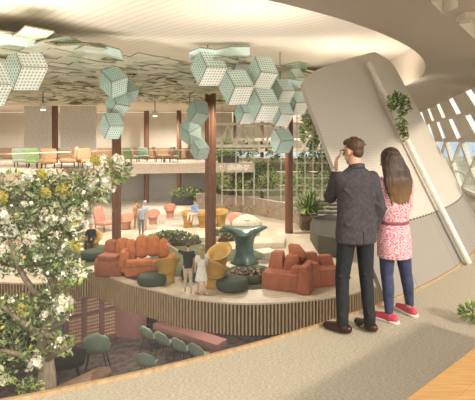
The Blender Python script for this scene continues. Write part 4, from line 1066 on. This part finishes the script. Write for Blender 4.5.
g_.tube([qh(-.012, .103, .008), qh(.012, .103, .008)], .0025, 6); g_.build('glasses', black_m, man, True); eyes(man, qh, 1)

# --- the woman beside him
tunic_m = mat('pink_print', (0.62, 0.24, 0.27), 0.85, (0.55, 0.19, 0.22), 10)
N, L = nodes(tunic_m); bb = N['Principled BSDF']; tc = N.new('ShaderNodeTexCoord'); mpn = N.new('ShaderNodeMapping'); mpn.inputs['Scale'].default_value = (60, 60, 130)
vo = N.new('ShaderNodeTexNoise'); vo.inputs['Scale'].default_value = 1.0; vo.inputs['Detail'].default_value = 1; L.new(tc.outputs['Object'], mpn.inputs['Vector']); L.new(mpn.outputs['Vector'], vo.inputs['Vector'])
rp = N.new('ShaderNodeValToRGB'); rp.color_ramp.elements[0].position = .47; rp.color_ramp.elements[0].color = (.50, .14, .21, 1); rp.color_ramp.elements[1].position = .53; rp.color_ramp.elements[1].color = (.78, .55, .55, 1)
L.new(vo.outputs['Fac'], rp.inputs['Fac']); L.new(rp.outputs['Color'], bb.inputs['Base Color'])
denim = mat('blue_denim', (0.055, 0.065, 0.13), 0.8, (0.035, 0.042, 0.09), 18, bump=.2, bscale=90)
hair_l = mat('long_brown_hair', (0.075, 0.045, 0.03), 0.5, (0.025, 0.016, 0.012), 9, stretch=(5, 5, .35), bump=.5, bscale=14)
N, L = nodes(hair_l); bb = N['Principled BSDF']; src = bb.inputs['Base Color'].links[0].from_socket
tc = N.new('ShaderNodeTexCoord'); sp = N.new('ShaderNodeSeparateXYZ'); L.new(tc.outputs['Object'], sp.inputs[0]); mr = N.new('ShaderNodeMapRange'); mr.inputs['From Min'].default_value = 1.42; mr.inputs['From Max'].default_value = 1.12; L.new(sp.outputs['Z'], mr.inputs['Value'])
mx = N.new('ShaderNodeMix'); mx.data_type = 'RGBA'; mx.inputs['B'].default_value = (.21, .12, .05, 1); L.new(mr.outputs[0], mx.inputs['Factor']); L.new(src, mx.inputs['A']); L.new(mx.outputs['Result'], bb.inputs['Base Color'])
wp = G(394, 321, 0)
wom = thing('person', wp, 'person with long brown hair in a pink patterned tunic and blue jeans', 'person', rz=R(16))
sL, eL, wL = V(-.15, 0, 1.33), V(-.185, .03, 1.07), V(-.12, .2, .98)
sR, eR, wR = V(.15, 0, 1.33), V(.18, .05, 1.08), V(.10, .22, 1.0)
hpL, knL, anL = V(-.075, 0, .82), V(-.06, .03, .45), V(-.055, 0, .075)
hpR, knR, anR = V(.08, 0, .82), V(.15, .03, .46), V(.25, .10, .075)
hc = V(-.03, .03, 1.535)
b = MB(); Mh, qh = head(b, hc, R(12), .96, R(-6)); b.cap(V(0, -.005, 1.32), hc+V(0, -.02, -.06), .048, .046)
rings(b, [(0, 0, .76, .13, .10), (0, 0, .84, .15, .11), (0, 0, .98, .115, .085), (0, .01, 1.15, .13, .10), (0, 0, 1.28, .13, .085), (0, 0, 1.36, .08, .06)])
b.cap(sL, eL, .042, .035); b.cap(eL, wL, .034, .023); b.cap(sR, eR, .042, .035); b.cap(eR, wR, .034, .023)
for h_, k_, a_ in ((hpL, knL, anL), (hpR, knR, anR)): b.cap(h_, k_, .078, .05); b.cap(k_, a_, .048, .033); foot(b, a_, (-.5, .85) if a_.x < 0 else (-.1, 1), .18, .028, .035)
hand(b, wL, V(.8, .5, .1), V(0, -.6, .6), -1, .5, .92); hand(b, wR, V(-.8, .5, -.05), V(0, -.6, .6), 1, .5, .92)
organic('body', b, .0065, skin, wom, 3)
t = MB(); rings(t, [(.005, 0, .615, .168, .135), (.005, 0, .70, .172, .137), (0, 0, .82, .168, .130), (0, 0, .92, .150, .112), (0, 0, .955, .138, .105), (0, 0, .985, .150, .115), (0, 0, 1.08, .158, .120), (0, .005, 1.2, .158, .120), (0, 0, 1.30, .150, .10), (0, 0, 1.355, .10, .075), (0, 0, 1.375, .065, .06)])
t.cap(sL, eL, .062, .058); t.cap(eL, eL+(wL-eL)*.5, .056, .05); t.cap(sR, eR, .062, .058); t.cap(eR, eR+(wR-eR)*.5, .056, .05)
organic('tunic', t, .010, tunic_m, wom, 4)
bt = MB(); rs = []
for r_, z_ in ((.0, .94), (.006, .945), (.006, .968), (0, .972)): rs.append([V((.141+r_)*math.cos(q_), (.108+r_)*math.sin(q_), z_+.004*math.sin(q_)) for q_ in [2*math.pi*i/30 for i in range(30)]])
bt.loft(rs, False); bt.build('belt', mat('burgundy_cord', (.30, .07, .09), .7), wom, True)
t = MB(); rings(t, [(0, 0, .72, .14, .105), (0, 0, .82, .15, .11), (0, 0, .90, .13, .09)])
for h_, k_, a_ in ((hpL, knL, anL), (hpR, knR, anR)): t.cap(h_+V(0, 0, -.03), k_, .088, .062); t.cap(k_, k_+(a_-k_)*.35+V(0, -.012, 0), .06, .058); t.cap(k_+(a_-k_)*.35+V(0, -.012, 0), a_+V(0, 0, .03), .057, .042)
organic('jeans', t, .009, denim, wom, 4)
shoe_p = mat('pink_suede', (.62, .07, .13), .6); shoe_w = mat('white_rubber', (.78, .72, .68), .6)
for a_, dr in ((anL, (-.5, .85)), (anR, (-.1, 1))):
    s_ = MB(); foot(s_, a_, dr, .25, .046, .048); s_.cap(a_+V(0, -.01, -.045), a_+V(0, -.01, -.02), .042, .040); so_ = organic('shoe', s_, .008, shoe_p, wom, 4)
    d = V(dr[0], dr[1], 0).normalized(); s2 = MB(); s2.cap(V(a_.x, a_.y, .012)-d*.06, V(a_.x, a_.y, .012)+d*.16, .045, .036); o2 = s2.build('sole', shoe_w, so_, True)
    for v in o2.data.vertices: v.co.z = max(.0, min(.024, v.co.z))
h_ = MB(); h_.ell(qh(0, -.022, .045), (.092, .10, .094), Mh)
rings(h_, [(-.0, -.075, 1.135, .05, .022), (-.0, -.085, 1.17, .09, .035), (-.005, -.095, 1.25, .135, .045), (-.015, -.09, 1.36, .152, .055), (-.022, -.06, 1.46, .142, .078), (-.03, -.02, 1.54, .112, .09), (-.03, -.005, 1.60, .092, .085)])
for i in range(30):
    x = -.115+.23*i/29; h_.cap(V(x*.75-.03, -.045-.03*math.cos(x*12), 1.56), V(x*1.2-.015, -.085-.055*math.cos(x*12), 1.36), .014, .016, 6); h_.cap(V(x*1.2-.015, -.085-.055*math.cos(x*12), 1.34), V(x*.8, -.09-.03*math.cos(x*12), 1.13+rnd.uniform(0, .07)), .016, .007, 6)
organic('hair', h_, .007, hair_l, wom, 2); eyes(wom, qh, .96)

# --- small figures on the lounge floor
def small_person(loc, label, top, bottom, hairm, H_=1.74, rz=0, pose='stand', dress=False, sleeves=False, hat=None, longhair=False):
    s = H_/1.76; root = thing('person', loc, label, 'person', rz=rz, s=s)
    sit = pose == 'sit'; dz = -.46 if sit else 0
    sL, sR = V(-.18, 0, 1.42+dz), V(.18, 0, 1.42+dz)
    eL, wL, eR, wR = V(-.23, .02, 1.14+dz), V(-.2, .12, .92+dz), V(.23, .02, 1.14+dz), V(.2, .12, .92+dz)
    if pose == 'point': eL, wL = V(-.40, .12, 1.50), V(-.60, .25, 1.62)
    if pose == 'phone': eL, wL, eR, wR = V(-.2, .16, 1.2), V(-.06, .3, 1.32), V(.2, .16, 1.2), V(.06, .3, 1.32)
    if sit: wL, wR = V(-.14, .32, .62), V(.14, .32, .62); eL, eR = V(-.24, .1, .72), V(.24, .1, .72)
    hips = [V(-.09, 0, .93+dz), V(.09, 0, .93+dz)]
    knees = [V(-.1, .03, .5), V(.1, .03, .5)]; ank = [V(-.11, 0, .08), V(.11, .04, .08)]
    if pose in ('walk', 'phone', 'point'): knees = [V(-.08, .08, .5), V(.09, -.02, .5)]; ank = [V(-.10, .12, .08), V(.10, -.14, .09)]
    if sit: knees = [V(-.14, .46, .50), V(.14, .46, .50)]; ank = [V(-.14, .52, .08), V(.14, .52, .08)]
    hc = V(0, .04, 1.63+dz)
    b = MB(); Mh, qh = head(b, hc, 0, 1.0, 0); b.cap(V(0, 0, 1.4+dz), hc+V(0, -.02, -.07), .056, .054)
    rings(b, [(0, 0, .88+dz, .14, .10), (0, 0, 1.06+dz, .13, .09), (0, 0, 1.25+dz, .15, .10), (0, 0, 1.40+dz, .15, .09), (0, 0, 1.46+dz, .09, .06)])
    for s0, e0_, w0 in ((sL, eL, wL), (sR, eR, wR)): b.cap(s0, e0_, .048, .04); b.cap(e0_, w0, .038, .028)
    for k in (0, 1): b.cap(hips[k], knees[k], .08, .055); b.cap(knees[k], ank[k], .052, .036); foot(b, ank[k], (0, 1), .24, .04, .045)
    hand(b, wL, (wL-eL), V(.6, .3, -.2), 1, .3, 1.1); hand(b, wR, (wR-eR), V(-.6, .3, -.2), 1, .3, 1.1)
    organic('body', b, .011, skin, root, 2)
    t = MB(); low = .52 if dress else (.88+dz)
    rings(t, ([(0, .02, low, .25, .20), (0, .01, .8, .20, .15)] if dress else [(0, 0, low, .18, .13)])+[(0, 0, 1.06+dz, .16, .115), (0, 0, 1.25+dz, .18, .125), (0, 0, 1.40+dz, .18, .11), (0, 0, 1.47+dz, .10, .08)])
    for s0, e0_, w0 in ((sL, eL, wL), (sR, eR, wR)):
        t.cap(s0, s0+(e0_-s0)*(1 if sleeves else .55), .065, .058)
        if sleeves: t.cap(e0_, w0, .056, .042)
    organic('dress' if dress else 'shirt', t, .016, top, root, 3)
    if not dress:
        t = MB(); rings(t, [(0, 0, .84+dz, .16, .12), (0, 0, .96+dz, .165, .115)])
        for k in (0, 1): t.cap(hips[k], knees[k], .095, .07); t.cap(knees[k], ank[k]+V(0, 0, .05), .068, .055)
        organic('trousers', t, .016, bottom, root, 3)
    h_ = MB(); h_.ell(qh(0, -.03, .045), (.084, .092, .085), Mh); h_.ell(qh(0, .02, .085), (.07, .07, .04), Mh)
    if longhair: rings(h_, [(0, -.09, 1.32+dz, .08, .035), (0, -.08, 1.45+dz, .10, .06), (0, -.03, 1.62+dz, .09, .08)])
    organic('hair', h_, .013, hairm, root, 2)
    if hat: m = MB(); m.lathe([(.13, hc.z+.07), (.13, hc.z+.08), (.095, hc.z+.085), (.085, hc.z+.15), (.03, hc.z+.165)], (0, .03, 0), 18); m.build('cap', hat, root, True)
    return root
cloth = lambda n, c: mat(n, c, .85)
blackt = cloth('black_cotton', (.025, .025, .03)); stone_p = cloth('stone_trousers', (.52, .44, .33)); whitec = cloth('white_cotton', (.76, .73, .66)); bluec = cloth('pale_blue_cotton', (.50, .58, .68)); orangec = cloth('orange_cotton', (.62, .30, .15)); greyc = cloth('grey_trousers', (.22, .22, .23)); lilac = cloth('lilac_cotton', (.58, .52, .62)); tanp = cloth('tan_shorts', (.42, .28, .17)); midblue = cloth('mid_blue_cotton', (.22, .36, .60)); blonde = mat('blond_hair', (.42, .27, .11), .6)
small_person(G(188, 292.5, ZM), 'person in a black top and stone trousers pointing with a raised arm', blackt, stone_p, hair_b, 1.82, R(10), 'point')
small_person(G(201.5, 294.5, ZM), 'person in a short white dress next to the pointing person', whitec, whitec, blonde, 1.72, R(30), 'walk', True, longhair=True)
small_person(G(141.5, 235, ZM), 'person in a pale blue shirt and grey trousers near the orange sofa', bluec, greyc, greyc, 1.85, R(40), 'stand')
small_person(G(136.5, 229.5, ZM), 'person in an orange shirt and tan shorts talking by the column', orangec, tanp, hair_b, 1.75, R(-160), 'stand')
small_person(G(145.5, 230, ZM), 'person in a lilac top and cap behind the pale blue shirt', lilac, stone_p, hair_b, 1.8, R(150), 'walk', hat=lilac)
p = G(195.5, 227.5, ZM); small_person(p+Vector((0, 0, .42)), 'person in mid blue sitting among the mustard chairs before the planter', midblue, whitec, hair_b, 1.8, R(140), 'sit', sleeves=True)
p = G(91, 252, ZM); small_person(Vector((p.x, p.y+.0, ZM+.14)), 'person in a dark suit seated in a mustard chair below the tree', blackt, blackt, hair_b, 1.75, R(185), 'sit', sleeves=True)

# ------------------------------------------------------------------ light
w = bpy.data.worlds.new('sky'); scene.world = w; w.use_nodes = True
N, L = w.node_tree.nodes, w.node_tree.links; bg = N['Background']
tc = N.new('ShaderNodeTexCoord'); sp = N.new('ShaderNodeSeparateXYZ'); L.new(tc.outputs['Generated'], sp.inputs[0])
rp = N.new('ShaderNodeValToRGB'); e = rp.color_ramp.elements; e[0].position = .48; e[0].color = (.42, .50, .56, 1); e[1].position = .62; e[1].color = (.95, .88, .76, 1)
mr = N.new('ShaderNodeMapRange'); mr.inputs['From Min'].default_value = -1; mr.inputs['From Max'].default_value = 1; L.new(sp.outputs['Z'], mr.inputs['Value']); L.new(mr.outputs[0], rp.inputs['Fac']); L.new(rp.outputs['Color'], bg.inputs['Color'])
bg.inputs['Strength'].default_value = 1.7
def sun(name, to_sun, strength, col, angle):
    l = bpy.data.lights.new(name, 'SUN'); l.energy = strength; l.color = col; l.angle = R(angle); o = bpy.data.objects.new(name, l); COL.objects.link(o)
    o.rotation_euler = Vector(to_sun).to_track_quat('Z', 'Y').to_euler(); o.location = (20, -10, 20); return o
sun('sun', (.64, -.70, .46), 3.0, (1.0, .88, .72), 4)
sun('fill_sun', (.25, -.97, .05), 1.2, (1.0, .95, .88), 50)  # added second sun, soft frontal fill for the panels and the atrium
def point(name, loc, power, col, rad=.4):
    l = bpy.data.lights.new(name, 'POINT'); l.energy = power; l.color = col; l.shadow_soft_size = rad; o = bpy.data.objects.new(name, l); COL.objects.link(o); o.location = loc; return o
warm = (1, .88, .72)
def area(name, loc, size, power, col, rot=(0, 0, 0)):
    l = bpy.data.lights.new(name, 'AREA'); l.shape = 'RECTANGLE'; l.size, l.size_y = size; l.energy = power; l.color = col; o = bpy.data.objects.new(name, l); COL.objects.link(o); o.location = loc; o.rotation_euler = rot; return o
# uplights washing the ceiling, then added fill lamps without fixtures
for x, y, sx, pw in ((-4.2, 8.2, 3.0, 85), (0.3, 8.8, 2.6, 60), (3.6, 12.6, 2.4, 70), (-8.5, 11.0, 3.0, 70), (-1.2, 6.0, 2.0, 25)): area('uplight', (x, y, 2.9), (sx, 1.6), pw, warm, (R(180), 0, 0))
area('uplight', (-3.5, 13.6, 4.02), (13, 4.5), 120, warm, (R(180), 0, 0))
area('fill_wash', (-3.0, 8.6, -1.8), (9, 1.2), 420, (1, .95, .86), (R(145), 0, 0))  # added fill lamp floating in the void, brightens canopy underside and panels
def fill_spot(x, y, z, pw, col, size=165):  # added unseen fill spots over lounge and balcony, no fixtures
    l = bpy.data.lights.new('fill_spot', 'SPOT'); l.energy = pw; l.color = col; l.spot_size = R(size); l.spot_blend = .6; l.shadow_soft_size = .06; o = bpy.data.objects.new('fill_spot', l); COL.objects.link(o); o.location = (x, y, z)
for x, y, pw in ((-7, 18, 1000), (0, 19, 1000), (-8, 26, 2500), (1, 27, 2500), (-15, 25, 1800), (5, 23, 1600)): fill_spot(x, y, 3.62, pw, (1, .90, .76))
for x, y, pw in ((-6, 37.5, 2000), (-14, 37, 2000), (-21, 36, 1500), (4, 37.5, 1800)): fill_spot(x, y, 3.9, pw, (1, .93, .82))
for x, y, pw in ((-6, 36.5, 260), (-13, 35, 260), (-17, 30, 200)): area('recess_fill', (x, y, -.78), (3, 1), pw, (1, .93, .84))  # added unseen fill lamps lifting the dark gap under the balcony
for x, y, pw in ((-4.5, 19.5, 80), (-0.5, 19.5, 80)): area('lower_fill', (x, y, ZM-1.15), (2.5, 1.0), pw, (1, .9, .8))  # added fill lamps hidden under the slab, brighten the lowest floor

cam = bpy.data.cameras.new('camera'); co = bpy.data.objects.new('camera', cam); COL.objects.link(co); co.location = (0, 0, EYE); co.rotation_euler = (R(90), 0, 0)
cam.sensor_width = 36; cam.lens = F/475*36; cam.shift_y = -60/475; cam.clip_end = 1000; scene.camera = co
scene.view_settings.view_transform = 'Standard'; scene.view_settings.look = 'None'; scene.view_settings.gamma = 1; scene.view_settings.exposure = 0.0
scene.view_settings.use_curve_mapping = False
scene.cycles.use_denoising = True
scene.cycles.max_bounces = 8; scene.cycles.transparent_max_bounces = 12; scene.cycles.sample_clamp_indirect = 6
